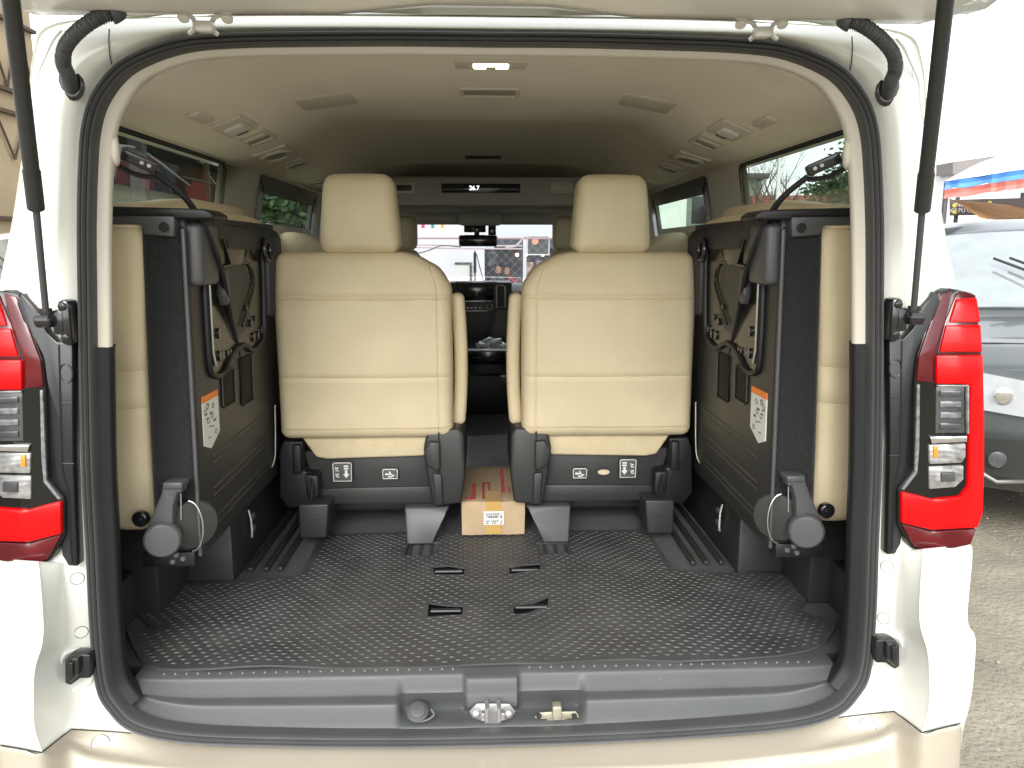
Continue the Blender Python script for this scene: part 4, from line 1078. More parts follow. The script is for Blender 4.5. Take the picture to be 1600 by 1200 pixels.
# dashboard
b = prism([(-.9, 5.15, 1.22), (-.9, 5.30, 1.262), (-.9, 5.9, 1.25), (-.9, 5.9, .60), (-.9, 5.45, .60), (-.9, 5.25, .95)], (1.8, 0, 0), .02, 3)
D = part('dashboard', b, M['black'])
part('centre_stack', slab(703, 441, 800, 600, 5.08, .3, .012), M['black2'], D)
part('touch_screen', slab(715, 445, 771, 470, 5.07, .02, .003), M['gloss'], D)
part('stack_trim', slab(711, 439.5, 776, 442.5, 5.065, .03, .001), M['steel'], D)
part('stack_trim', slab(714, 469.6, 770, 471.8, 5.065, .03, .001), M['steel'], D)
part('stack_trim', slab(720, 485, 762, 486.8, 5.065, .03, .001), M['steel'], D)
b = new(); c = vY(765, 479, 5.06); a_tube(b, [c+Vector((math.cos(q)*.018, 0, math.sin(q)*.018)) for q in [k*math.pi/10 for k in range(20)]], .003, 6, closed=True); part('volume_knob', b, M['steel'], D)
b = new()
for u in (731, 737, 743, 750): a_box(b, *(lambda p: (p.x-.006, p.x+.006, 5.062, 5.07, p.z-.004, p.z+.004))(vY(u, 481, 5.065)))
part('button_row', b, M['steel'], D)
c0_, c1_ = vY(776, 480, 5.05), vY(789, 446, 5.05)
b = new(); a_tube(b, [(c0_.x, 5.05, c0_.z), (c1_.x, 5.05, c0_.z), (c1_.x, 5.05, c1_.z-.01), (c1_.x-.015, 5.05, c1_.z), (c0_.x, 5.05, c1_.z)], .006, 6, closed=True); part('dash_vent', b, M['steel'], D)
part('gear_panel', prism([vY(u, v, 4.98) for u, v in [(775, 486), (800, 488), (800, 560), (752, 560)]], (0, .1, 0), .01), M['greyp'], D)
part('steering_wheel', tube([Vector((-.42+math.cos(q)*.18, 4.95+.06*math.sin(q), 1.22+math.sin(q)*.17)) for q in [k*math.pi/16 for k in range(32)]], .014, 8, closed=True), M['black'], D)
T_ = part('console_box', slab(728, 548, 800, 568, 4.35, .5, .008), M['gloss'])
part('console_rim', slab(732, 545.5, 796, 547.5, 4.345, .02, .001), M['steel'], T_)
part('console_plinth', slab(733, 568, 797, 700, 4.40, .4, .01), M['black'], T_)
part('seat_side_lever', slab(782, 588, 797, 604, 4.1, .05, .004), M['greyp'])
part('step_riser', box(-.5, .5, 4.28, 4.36, .575, .80, r=.01), M['black'])
# ================================================================== FLOOR MAT (loose)
MZ = .5765
def fl(u, v): p = vZ(u, v, .585); return (p.x, p.y)
outer = [fl(*p) for p in [(197, 985), (205, 1003), (220, 1030), (250, 1041), (330, 1044), (420, 1041), (560, 1040), (756, 1037), (850, 1033), (930, 1028), (990, 1026), (1060, 1031), (1150, 1029), (1220, 1022), (1262, 1014), (1290, 1003), (1304, 985), (1306, 970), (1270, 962), (1250, 950), (1262, 935), (1240, 898), (1130, 893), (1055, 888), (1035, 862), (1003, 815)]]
outer += [(.50, 2.42), (.12, 2.42), (.12, 3.75), (-.10, 3.75), (-.10, 2.42), (-.52, 2.42)]
outer += [fl(*p) for p in [(508, 822), (470, 895), (452, 899), (370, 906), (253, 911), (216, 957), (232, 974), (250, 978), (238, 985)]]
holes = [[fl(*p) for p in h] for h in [
    [(677, 884), (700, 882), (726, 886), (725, 897), (679, 898)], [(795, 884), (843, 881), (844, 889), (797, 895)],
    [(670, 941), (700, 946), (724, 945), (722, 959), (668, 961)], [(802, 944), (830, 941), (857, 929), (856, 942), (828, 954), (803, 958)],
    [(632, 867), (640, 847), (690, 847), (672, 868)], [(846, 866), (838, 847), (886, 847), (888, 864)]]]
b = poly_holes(outer, holes, MZ, .005)
xs_ = [-.95+.05*i for i in range(39)]; cuts(b, 0, xs_); cuts(b, 1, [1.5+.05*i for i in range(46)])
def matz(x, y):
    z = .0035*math.sin(x*13+y*5)+.003*math.sin(y*19-x*7)
    z += .010*sm(.80, .93, abs(x)) * (1 if y < 1.85 else .3)
    z += .004*sm(1.68, 1.60, y)*math.sin(x*9+1)
    for h in holes[:4]:
        cx = sum(p[0] for p in h)/len(h); cy = sum(p[1] for p in h)/len(h)
        z += .004*math.exp(-(((x-cx)/.05)**2+((y-cy-.015)/.03)**2))
    return max(z, -.001)
warp(b, lambda x, y, z: (x, y, z+matz(x, y)))
def inside(x, y, pl):
    c = False; j = len(pl)-1
    for i in range(len(pl)):
        if (pl[i][1] > y) != (pl[j][1] > y) and x < (pl[j][0]-pl[i][0])*(y-pl[i][1])/(pl[j][1]-pl[i][1])+pl[i][0]: c = not c
        j = i
    return c
V, Fc = [], []
y = 1.5; r = 0
while y < 3.76:
    x = -.95+(.0145 if r % 2 else 0)
    while x < .95:
        wx = x+.014*math.sin(y*9+x*4)*math.sin(x*6); wy = y+.016*math.sin(x*7.0+1)+.008*math.sin(x*17+y*4)
        ok = inside(wx, wy, outer) and all(inside(wx+dx, wy+dy, outer) for dx, dy in ((.016, 0), (-.016, 0), (0, .014), (0, -.014)))
        if ok and not any(inside(wx+dx, wy, h) for h in holes for dx in (-.01, 0, .01)):
            n0 = len(V); z0 = MZ+.005+matz(wx, wy); a = .0085+random.uniform(-.0006, .0006); c = .0036; tl = .25*math.sin(x*8+1)+random.uniform(-.08, .08)
            for k in range(8):
                q = k*math.pi/4; V.append((wx+math.cos(q)*a, wy+math.sin(q)*c+math.cos(q)*a*tl, z0-.0006))
            for k in range(8):
                q = k*math.pi/4; V.append((wx+math.cos(q)*a*.62, wy+math.sin(q)*c*.55+math.cos(q)*a*.6*tl, z0+.0018))
            for k in range(8): Fc.append((n0+k, n0+(k+1) % 8, n0+8+(k+1) % 8, n0+8+k))
            Fc.append(tuple(n0+8+k for k in range(8)))
        x += .029
    y += .0155; r += 1
me = bpy.data.meshes.new('t'); me.from_pydata(V, [], Fc); b.from_mesh(me)
warp(b, lambda x, y, z: (x+XC, y, z))
FM = tag(finish('floor_mat', b, M['mat'], None, 40), 'black dimpled rubber mat covering the load floor of the van', 'floor mat')
# anchors seen through the holes
for h in holes[:4]:
    cx = sum(p[0] for p in h)/len(h); cy = sum(p[1] for p in h)/len(h); wdt = (max(p[0] for p in h)-min(p[0] for p in h))*.42
    b = tube([(cx-wdt, cy-.008, .582), (cx+wdt, cy-.008, .582)], .0065, 10); o = part('floor_anchor', b, M['gloss'])
    a_ = [min(p[0] for p in h), max(p[0] for p in h), min(p[1] for p in h), max(p[1] for p in h)]
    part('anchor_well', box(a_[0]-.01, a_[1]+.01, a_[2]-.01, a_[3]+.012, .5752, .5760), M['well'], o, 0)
# ================================================================== CARTON
p0, p1 = PZ(722, 838, .585), PZ(820, 836, .585)
bx0, bx1, by = p0.x, p1.x, (p0.y+p1.y)/2; bz0 = .5885; bh = .112; bd = .41
CB = thing('cardboard_box', 'small brown cardboard box with tape and white label on the mat between the seats', 'box', ((bx0+bx1)/2, by+bd/2, bz0))
b = box(bx0, bx1, by, by+bd, bz0, bz0+bh, r=.002, seg=2); cuts(b, 0, frange(bx0, bx1, 6)); cuts(b, 2, frange(bz0, bz0+bh, 3)); cuts(b, 1, frange(by, by+bd, 6)); wrinkle(b, .0022, 14)
finish('carton', b, M['card'], CB, 30)
tx = bx0+(bx1-bx0)*.50
b = box(tx-.024, tx+.026, by-.0035, by+.0, bz0+.004, bz0+bh+.003, r=0); a_box(b, tx-.024, tx+.026, by-.0035, by+.10, bz0+bh+.0015, bz0+bh+.004)
finish('packing_tape', b, M['tape'], CB, 0)
lw = bx0+(bx1-bx0)
b = box(bx0+(bx1-bx0)*.345, bx0+(bx1-bx0)*.665, by-.0055, by-.0038, bz0+.036, bz0+.081); SL = finish('shipping_label', b, M['paper'], CB, 0)
b = new()
for i, z in enumerate([.072, .065, .060, .048, .041]):
    xx = bx0+(bx1-bx0)*.375; rr = random.Random(i)
    while xx < bx0+(bx1-bx0)*.63:
        w2 = rr.uniform(.002, .006)
        if rr.random() < .8: a_box(b, xx, xx+w2, by-.0062, by-.0054, bz0+z-.0018, bz0+z+.0022)
        xx += w2+.0014
finish('label_print', b, M['inkb'], SL, 0)
b = new(); zt = bz0+bh+.0022
def pr(x0, x1, y0, y1): a_box(b, bx0+x0, bx0+x1, by+y0, by+y1, zt-.001, zt+.0006)
pr(.066, .073, .03, .20); pr(.066, .092, .19, .20); pr(.086, .092, .09, .20); pr(.066, .092, .03, .036); 
for i in range(9): pr(.030+.0*i, .045, .035+i*.018, .045+i*.018)
for i in range(5): pr(.012+i*.007, .016+i*.007, .018, .040)
for i in range(14): pr(.130, .142, .09+i*.021, .103+i*.021)
for i in range(4): pr(.152, .158, .09+i*.016, .098+i*.016)
finish('red_print', b, M['ink'], CB, 0)
# plastic bag on the front console
c = PY(768, 543, 4.5); t = new(); bmesh.ops.create_icosphere(t, subdivisions=4, radius=1)
for v in t.verts:
    n = v.co.copy(); k = 1+.28*noise.noise(n*2.1)+.16*noise.noise(n*5)+.06*noise.noise(n*13)
    v.co = Vector((n.x*.088*k, n.y*.07*k, max(-.004, n.z*.062*k)))+Vector((c.x, c.y+.02, c.z-.008))
tag(finish('plastic_bag', t, M['plasticbag'], None, 25), 'crumpled clear plastic bag lying on the centre console tray', 'plastic bag')
# ================================================================== OUTSIDE
def patch(P, nx, ny):   # P: 4 corners (a,b,c,d) a-b bottom, d-c top
    a, b_, c, d = [Vector(p) for p in P]
    return [[(a.lerp(b_, i/nx)).lerp(d.lerp(c, i/nx), j/ny) for i in range(nx+1)] for j in range(ny+1)]
def car(label, x, y, paint, sc=1.0, flip=1, rot=0):
    Lc = 4.6; T = thing('parked_car', label, 'car', (x, y, 0))
    T['base'] = (0, 0, 0)
    def P(name, bm, m, par=None, sm_=40):
        o = finish(name, bm, m, par or T, sm_)
        return o
    prf = [(.12, .26), (.02, .40), (0, .58), (.03, .76), (.14, .92), (.40, 1.00), (1.12, 1.10), (2.02, 1.64), (2.35, 1.72), (3.2, 1.74), (4.1, 1.68), (4.5, 1.12), (4.6, .70), (4.52, .28)]
    def cw(xx, yy, zz):
        k = 1-.26*max(0, 1-yy/.75)**2.2-.12*max(0, (yy-3.9)/.7)**2
        k *= 1-.20*max(0, (zz-1.02)/.7)**1.0
        k *= 1-.05*sm(.6, .25, zz)
        yo = yy+(.14*(abs(xx)/.9)**2 if yy < 2.1 else -.08*(abs(xx)/.9)**2)
        zo = zz-(.05*(abs(xx)/.9)**2.5 if zz > .9 else 0)
        return (xx*k, yo, zo)
    b = prism([(-.9, yy, zz) for yy, zz in prf], (1.8, 0, 0), .03, 3)
    cuts(b, 0, frange(-.9, .9, 12)); cuts(b, 1, frange(0, 4.6, 23)); cuts(b, 2, frange(.3, 1.7, 10)); warp(b, cw)
    P('body', b, paint)
    def glassp(cs, off, n, nm='window', m=None, nx=8, ny=4):
        g = patch(cs, nx, ny); bb = a_grid(new(), [[Vector(cw(*p))+Vector(off) for p in r] for r in g]); r_ = bmesh.ops.extrude_face_region(bb, geom=bb.faces[:])
        bmesh.ops.translate(bb, verts=[q for q in r_['geom'] if isinstance(q, bmesh.types.BMVert)], vec=-Vector(off)*1.5)
        return P(nm, bb, m or M['carglass'])
    glassp([(-.80, 1.20, 1.145), (.80, 1.20, 1.145), (.80, 1.98, 1.615), (-.80, 1.98, 1.615)], (0, -.012, .012), 0, 'windshield')
    for s in (-1, 1):
        glassp([(s*.9, 1.45, 1.10), (s*.9, 2.55, 1.10), (s*.9, 2.55, 1.60), (s*.9, 2.10, 1.60)], (s*.012, 0, 0), 0, 'side_window')
        glassp([(s*.9, 2.62, 1.10), (s*.9, 3.55, 1.10), (s*.9, 3.55, 1.60), (s*.9, 2.62, 1.60)], (s*.012, 0, 0), 0, 'side_window')
        h = glassp([(s*.86, .05, .70), (s*.46, .02, .68), (s*.46, .10, .85), (s*.86, .16, .89)], (0, -.045, 0), 0, 'headlight', M['carlamp'], 6, 3)
        b = cyl(Vector(cw(s*.64, .05, .78))+Vector((0, -.055, 0)), (0, -1, 0), .042, .008, 20, bev=.003); P('lamp_bulb', b, M['chrome'], h)
        glassp([(s*.80, .03, .36), (s*.52, .01, .36), (s*.52, 0, .56), (s*.80, 0, .54)], (0, -.012, 0), 0, 'fog_lamp_recess', M['black2'], 4, 2)
        b = cyl(Vector(cw(s*.68, .0, .45))+Vector((0, -.01, 0)), (0, -1, 0), .042, .015, 20, bev=.004); P('fog_lamp', b, M['cleard'])
        b = tube([Vector(cw(s*.52, .0, .36))+Vector((0, -.02, 0)), Vector(cw(s*.68, .0, .335))+Vector((0, -.02, 0)), Vector(cw(s*.84, .04, .40))+Vector((0, -.02, 0))], .012, 8); P('fog_lamp_trim', b, M['chrome'])
        m_ = new(); a_box(m_, s*.92-.11, s*.92+.11, 1.36, 1.46, 1.08, 1.22, r=.03, seg=3); P('wing_mirror', m_, paint)
        for yy in (.86, 3.70):
            pr_ = [(.19, 0), (.29, -.01), (.33, .03), (.335, .11), (.33, .19), (.19, .21)]
            rows = [[(s*(.70+d), yy+math.cos(q)*r_, .33+math.sin(q)*r_) for r_, d in pr_] for q in [k*math.pi/16 for k in range(33)]]
            wh = P('wheel', tidy(a_grid(new(), rows)), M['tyre']); b = new(); a_cyl(b, (s*.84, yy, .33), (s, 0, 0), .195, .03, 24, bev=.006)
            for k in range(5):
                q = k*math.pi*2/5; a_tube(b, [(s*.875, yy, .33), (s*.872, yy+math.cos(q)*.18, .33+math.sin(q)*.18)], .018, 6)
            P('rim', b, M['steel'], wh)
            b = new(); a_tube(b, [(s*.90, yy+math.cos(q)*.36, .33+math.sin(q)*.36) for q in [k*math.pi/12 for k in range(13)]], .022, 6); P('wheel_arch', b, M['black'])
        # wiper
        a0 = Vector(cw(s*.05+.2, 1.16, 1.12)); a1 = Vector(cw(s*.05-.36, 1.60, 1.42))
        b = tube([a0+Vector((0, -.03, .03)), a0.lerp(a1, .5)+Vector((0, -.06, .06)), a1+Vector((0, -.03, .03))], .009, 6); P('wiper', b, M['black2'])
    glassp([(-.42, .0, .60), (.42, .0, .60), (.42, .06, .80), (-.42, .06, .80)], (0, -.02, 0), 0, 'grille', M['black2'])
    for zz in (.64, .70, .76):
        b = tube([Vector(cw(q, .02, zz))+Vector((0, -.03, 0)) for q in (-.42, -.2, 0, .2, .42)], .008, 6); P('grille_bar', b, M['chrome'])
    glassp([(-.45, .02, .34), (.45, .02, .34), (.45, .0, .46), (-.45, .0, .46)], (0, -.012, 0), 0, 'lower_grille', M['black2'])
    b = tube(catmull([Vector(cw(q, .03, .58))+Vector((0, -.006, 0)) for q in (-.9, -.6, -.3, 0, .3, .6, .9)], 3), .006, 6); P('bumper_seam', b, M['black2'])
    b = tube(catmull([Vector(cw(q, .45, 1.005))+Vector((0, -.0, .004)) for q in (-.8, -.5, 0, .5, .8)], 3), .004, 6); P('hood_seam', b, M['black2'])
    T.scale = (sc, sc, sc); T.rotation_euler.z = rot
    return T
car('dark silver car parked facing the camera on the concrete right of the van', 3.02, 3.42, M['carsilver'], rot=-math.radians(25))
car('white car parked behind the dark silver car on the right', 6.6, 8.0, M['carwhite'], rot=-.3)
car('white car parked to the left of the van in front of the tan wall', -4.9, 6.9, M['carwhite'])
# --- right: awning stall
A = PY(1477, 283, 9.5); Bq = PY(1720, 246, 8.3)
AW = thing('market_awning', 'blue and red striped awning with sagging brown canvas under it, right of the van', 'awning', (A.x+1.5, 9, 0))
dirv = (Bq-A); dirn = Vector((dirv.x, dirv.y, 0)).normalized(); back = Vector((-dirn.y, dirn.x, 0))
if back.x < 0: back = -back
def strip(z0, z1, a, wob, m, nm, par=AW, th=.02):
    n = 30; r0, r1 = [], []
    for i in range(n+1):
        t = i/n; p = A.lerp(Bq, t); o = back*(wob*noise.noise(Vector((t*14, z0*3, 0))))
        r0.append(Vector((p.x, p.y, p.z+z0+.02*noise.noise(Vector((t*9, 1, 0)))))+o); r1.append(Vector((p.x, p.y, p.z+z1))+o)
    b = a_grid(new(), [r0, [a_.lerp(b_, .5)+back*.02 for a_, b_ in zip(r0, r1)], r1]); return finish(nm, b, m, par)
strip(-.105, 0, 0, .05, M['blue'], 'blue_valance'); strip(-.215, -.103, 0, .05, M['redt'], 'red_valance')
rows = []
for j in range(9):
    t = j/8; rows.append([A.lerp(Bq, i/20)+back*(t*3)+Vector((0, 0, .5*math.sin(t*math.pi*.55)+.02*noise.noise(Vector((i, j, 0))))) for i in range(21)])
finish('canopy', a_grid(new(), rows), M['wtarp'], AW)
rows = []
for j in range(9):
    t = j/8; rows.append([A.lerp(Bq, i/20)+back*(.12+t*2.8)+Vector((0, 0, -.19-.34*sm(-.05, .35, i/20)*(1-.3*t)-.02*noise.noise(Vector((i*.7, j*.8, 3))))) for i in range(21)])
finish('canvas_lining', a_grid(new(), rows), M['brownt'], AW)
for t_, d_ in ((.0, .05), (.98, .05), (0, 2.9), (.98, 2.9)):
    p = A.lerp(Bq, t_)+back*d_; finish('post', tube([(p.x, p.y, 0), (p.x, p.y, p.z)], .03, 8), M['greyp'], AW)
c = PY(1500, 262, 16); q = [PY(u, v, 16) for u, v in [(1489, 253), (1558, 243), (1530, 262), (1489, 272)]]
t = thing('roof_gable', 'small grey roof gable showing above the blue awning', 'roof', (q[0].x, 16, 0)); finish('gable', prism(q, (0, .6, 0)), mat('grey_roof_sheet', (.22, .20, .19), .8), t)
x0 = PY(1490, 330, 16).x; finish('wall', box(x0, x0+7, 16.1, 18, 0, 3.1), M['wallw'], t)
# sign
q = [PY(u, v, 11) for u, v in [(1487, 337), (1640, 330), (1640, 312), (1487, 318)]]
SG = thing('shop_sign', 'long grey signboard with white lettering hanging under the brown canvas', 'sign', (q[0].x+.7, 11, 0))
q = [PY(u, v, 11) for u, v in [(1487, 337), (1640, 334), (1640, 308), (1487, 312)]]
finish('board', prism(q, (0, .05, 0), .004), mat('grey_sign_board', (.13, .11, .11), .6), SG)
for (txt, u, v) in (('ACI PU CTIM CLUSTI', 1522, 329), ('NO: PUTI', 1512, 320)):
    c = PY(u, v, 10.985); finish('lettering', text_bm(txt, .085, Matrix.Translation(c) @ REAR, .003), M['paper'], SG, 0)
for (u, v) in ((1491, 321), (1491, 331), (1543, 326), (1546, 317)):
    c = PY(u, v, 10.99); finish('yellow_dot', cyl(c, (0, -1, 0), .03, .01, 14), mat('yellow_paint', (.75, .62, .12), .5), SG)
for xx in (q[0].x+.1, q[1].x-.1): finish('post', tube([(xx, 11.06, 0), (xx, 11.06, q[2].z)], .03, 8), M['greyp'], SG)
# --- right side seen through the windows
RW = finish('wall', box(8.3, 13.6, 24, 24.3, 0, 3.15), M['redwall']); tag(RW, 'long red wall beyond the bare tree, right of the van', 'wall'); RW.name = 'garden_wall'
def building(name, label, x0, x1, y0, y1, h, m, wins=(), roofm=None, face='x'):
    T = thing(name, label, 'building', ((x0+x1)/2, (y0+y1)/2, 0))
    finish('wall', box(x0, x1, y0, y1, 0, h), m, T)
    finish('roof', box(x0-.2, x1+.2, y0-.2, y1+.2, h, h+.18, r=.02), roofm or M['greyp'], T)
    for (a_, b_, z0, z1) in wins:
        if face == 'y': o = finish('window', box(a_, b_, y0-.03, y0+.02, z0, z1), M['gloss'], T)
        else:
            xx = x0 if x0 > 0 else x1; o = finish('window', box(xx-.03, xx+.03, a_, b_, z0, z1), M['gloss'], T)
    return T
building('house', 'grey green house behind the bare tree, right of the van', 6.9, 9.6, 27, 33, 3.9, mat('grey_green_wall', (.16, .20, .17), .8, var=.15), [(7.2, 7.9, 2.4, 3.3), (8.3, 9.2, 2.4, 3.3)], face='y')
building('shop_building', 'pale green building with small black windows, ahead of the van on the right', 3.3, 5.2, 20, 24, 3.6, mat('pale_green_wall', (.52, .58, .52), .8), [(3.62, 3.72, 2.3, 2.45), (3.78, 3.88, 2.3, 2.45)], face='y')
def limb(b, p, d, L, r, depth, rnd):
    n = 4; path = [p]; q = p.copy(); dd = d.copy()
    for i in range(n):
        dd = (dd+Vector((rnd.uniform(-.22, .22), rnd.uniform(-.22, .22), rnd.uniform(-.05, .15)))).normalized(); q = q+dd*L/n; path.append(q.copy())
    a_tube(b, path, [r*(1-.45*i/n) for i in range(n+1)], 6)
    if depth:
        for k in range(rnd.choice((2, 3, 3))):
            nd = (dd+Vector((rnd.uniform(-.9, .9), rnd.uniform(-.9, .9), rnd.uniform(-.1, .6)))).normalized()
            limb(b, path[rnd.choice((2, 3, 4))], nd, L*rnd.uniform(.55, .8), r*.5, depth-1, rnd)
def bare_tree(label, x, y, h, seed):
    rnd = random.Random(seed); T = thing('bare_tree', label, 'tree', (x, y, 0), 'trees beyond the windows')
    finish('trunk', tube([(x, y, 0), (x+.05, y, h*.18), (x-.03, y+.05, h*.32)], [.14, .11, .09], 10), M['bark'], T)
    b = new()
    for k in range(5): limb(b, Vector((x-.03, y+.05, h*(.30-.03*k))), Vector((rnd.uniform(-.8, .8), rnd.uniform(-.8, .8), .8)).normalized(), h*.28, .05, 4, rnd)
    finish('branches', b, M['bark'], T)
bare_tree('bare leafless tree in front of the grey green house', 7.2, 20.5, 5.2, 4)
bare_tree('bare leafless tree spreading over the red wall', 8.7, 21.6, 4.8, 9)
def leafy(label, x, y, h, seed, rad=1.6):
    rnd = random.Random(seed); T = thing('leafy_tree', label, 'tree', (x, y, 0), 'trees beyond the windows')
    b = new(); a_tube(b, [(x, y, 0), (x+.1, y, h*.5), (x, y, h*.8)], [.16, .12, .05], 8)
    for k in range(6): limb(b, Vector((x, y, h*(.4+.06*k))), Vector((rnd.uniform(-1, 1), rnd.uniform(-1, 1), .5)).normalized(), rad*.8, .05, 1, rnd)
    finish('trunk', b, M['bark'], T)
    V, Fq = [], []
    cl = [Vector((x+rnd.gauss(0, rad*.45), y+rnd.gauss(0, rad*.45), h*.68+rnd.gauss(0, h*.15))) for _ in range(26)]
    for c in cl:
        for k in range(150):
            p = c+Vector((rnd.gauss(0, .28), rnd.gauss(0, .28), rnd.gauss(0, .22))); u_ = Vector((rnd.uniform(-1, 1), rnd.uniform(-1, 1), rnd.uniform(-.6, .6))).normalized()*.09; v_ = u_.cross(Vector((rnd.random(), rnd.random(), rnd.random()))).normalized()*.045
            n0 = len(V); V += [p-u_, p+v_, p+u_, p-v_]; Fq.append((n0, n0+1, n0+2, n0+3))
    me = bpy.data.meshes.new('t'); me.from_pydata(V, [], Fq); b = new(); b.from_mesh(me); finish('crown', b, M['leaf'], T, 0)
leafy('dark green leafy tree above the red wall, nearest the van', 11.2, 22.6, 4.4, 2)
leafy('dark green leafy tree further down the red wall behind the house', 12.4, 26.5, 4.4, 5)
leafy('dark green leafy tree left of the van beyond the workshop', -4.0, 15.5, 4.4, 11, 1.2)
# street pole
T = thing('utility_pole', 'thin pale utility pole beside the bare tree', 'pole', (7.55, 20, 0)); finish('shaft', tube([(7.55, 20.0, 0), (7.55, 20.0, 4.0)], [.06, .045], 10), M['paper'], T)
# --- left: tan wall with timber lattice, workshop
WT = thing('lattice_shed', 'tan board shed wall with dark timber truss bracing, far left', 'shed', (-6.6, 9, 0))
finish('wall', box(-6.8, -6.6, 6.5, 12.2, 0, 5.5), M['walltan'], WT)
b = new()
for z in (1.9, 3.35, 3.65, 4.6): a_box(b, -6.59, -6.52, 6.5, 12.2, z, z+.05)
y = 6.5
while y < 12: a_tube(b, [(-6.56, y, 2.75), (-6.56, y+.35, 3.35), (-6.56, y+.7, 2.75)], .018, 6); a_tube(b, [(-6.56, y, 3.7), (-6.56, y+.35, 4.55), (-6.56, y+.7, 3.7)], .018, 6); y += .7
finish('timber_brace', b, M['wood'], WT)
WS = thing('workshop', 'dark open workshop with a pale counter and grey post, left of the van', 'building', (-8, 15, 0))
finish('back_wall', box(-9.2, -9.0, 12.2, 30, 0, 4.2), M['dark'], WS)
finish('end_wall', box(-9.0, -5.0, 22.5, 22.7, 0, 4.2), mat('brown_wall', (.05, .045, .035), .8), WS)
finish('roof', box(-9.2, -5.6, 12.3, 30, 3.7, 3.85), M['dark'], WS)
ct = PX(200, 292, -8.4).z
finish('counter', box(-8.6, -8.3, 12.4, PX(276, 300, -8.4).y, 0, ct), mat('pale_shutter', (.55, .66, .58), .7, var=.1, bump=('w', 8, .5, .02)), WS)
finish('sign_band', box(-8.3, -8.2, 12.4, 20, ct+.01, ct+.35), mat('black_fascia', (.01, .01, .01), .6), WS)
finish('post', box(-6.4, -6.15, 14.6, 14.8, 0, 3.7), M['greyp'], WS); finish('post', box(-6.3, -6.2, 18.1, 18.2, 0, 3.7), mat('rust_brown_paint', (.16, .07, .04), .6), WS)
finish('cable', tube(catmull([(-6.3, 12.5, 3.45), (-6.2, 13.5, 3.25), (-6.3, 15, 3.3), (-6.3, 17, 2.9), (-6.3, 18, 2.7)], 6), .02, 6), M['paper'], WS)
rows = [[(-6.0+.06*noise.noise(Vector((i*.5, j*.6, 0))), 16.2+i*.14, 2.9-j*.13-(.25*sm(0, 3, 3-i) if j == 0 else 0)) for i in range(9)] for j in range(9)]
b = a_grid(new(), rows); bmesh.ops.solidify(b, geom=b.faces[:], thickness=.02)
tag(finish('hanging_cloth', b, mat('red_cloth', (.45, .03, .04), .85, var=.2), None), 'red cloth hanging beside the brown post of the workshop', 'cloth')
tag(finish('clothes_rail', tube([(-5.98, 16.0, 2.93), (-5.98, 17.6, 2.93)], .015, 6), M['greyp']), 'grey rail that the red cloth hangs from', 'rail')
# --- ahead, through the windshield
def pz(u, v, Y): return PY(u, v, Y)
WB = thing('white_building', 'white walled building seen through the left of the windscreen', 'building', (-1.5, 16.5, 0))
xr = pz(757, 400, 16).x
finish('wall', box(-4.6, xr, 16, 22, 0, 5.2), M['wallw'], WB)
q0, q1 = pz(711, 440, 15.97), pz(735, 413, 15.97)
finish('door', box(q0.x, q1.x, 15.96, 16.02, 0, q1.z), M['paper'], WB)
b = box(q1.x-.02, q1.x+.03, 15.93, 16.0, 0, q1.z+.04); a_box(b, q0.x, q1.x-.02, 15.93, 16.0, q1.z, q1.z+.04); finish('door_frame', b, M['greyp'], WB)
SF = thing('dark_shopfront', 'dark shopfront with glowing lamps seen through the right of the windscreen', 'building', (1.0, 18, 0))
q0, q1 = pz(757.5, 440, 17), pz(862, 388, 17)
finish('wall', box(q0.x, q1.x+1.2, 17, 21, 0, q1.z), mat('dark_shop_wall', (.045, .045, .055), .35, var=.7, vscale=2.5), SF)
q2, q3 = pz(776, 388, 16.9), pz(822, 372, 16.9)
finish('roof', prism([(q2.x, 16.7, q1.z+.004), (q3.x+1.6, 16.7, q1.z+.004), (q3.x+1.6, 16.7, q3.z), (q2.x, 16.7, q3.z)], (0, 4, 0)), mat('slate_roof', (.07, .08, .09), .7), SF)
for u, v in ((808, 398), (822, 398), (848, 398)):
    c = pz(u, v, 16.9); t = new(); bmesh.ops.create_icosphere(t, subdivisions=2, radius=.035, matrix=Matrix.Translation(c)); finish('lamp', t, emis('warm_lamp', (1, .75, .4), 6), SF)
for i, (u, v, w2, h2) in enumerate([(770, 404, 14, 22), (806, 412, 12, 14), (828, 420, 10, 20), (842, 412, 8, 10)]):
    c = pz(u, v, 16.97); finish('poster', box(c.x-w2*.007, c.x+w2*.007, 16.96, 17.01, c.z-h2*.007, c.z+h2*.007), mat('poster_print', [(.10, .10, .12), (.03, .03, .035), (.42, .30, .26), (.25, .25, .28)][i], .5, var=.8, vscale=8), SF)
FS = thing('framed_sign', 'white framed sign with an orange disc beside a white post', 'sign', (pz(838, 380, 15).x, 15, 0))
q0, q1 = pz(824, 398, 15), pz(858, 369, 15)
finish('panel', box(q0.x, q1.x, 15.0, 15.04, q0.z, q1.z), M['cleard'], FS)
b = new(); a_tube(b, [(q0.x, 15, q0.z), (q1.x, 15, q0.z), (q1.x, 15, q1.z), (q0.x, 15, q1.z)], .02, 6, closed=True); finish('frame', b, M['paper'], FS)
c = pz(836, 377, 14.98); finish('disc', cyl(c, (0, -1, 0), .065, .02, 20), mat('peach_disc', (.75, .36, .20), .5), FS)
finish('post', tube([(pz(820, 400, 15).x, 15, 0), (pz(820, 400, 15).x, 15, pz(820, 366, 15).z)], .035, 8), M['wallw'], FS)
T = thing('lamp_post', 'thin black post standing before the white building', 'post', (pz(742, 400, 12).x, 12, 0)); xx = pz(742, 400, 12).x
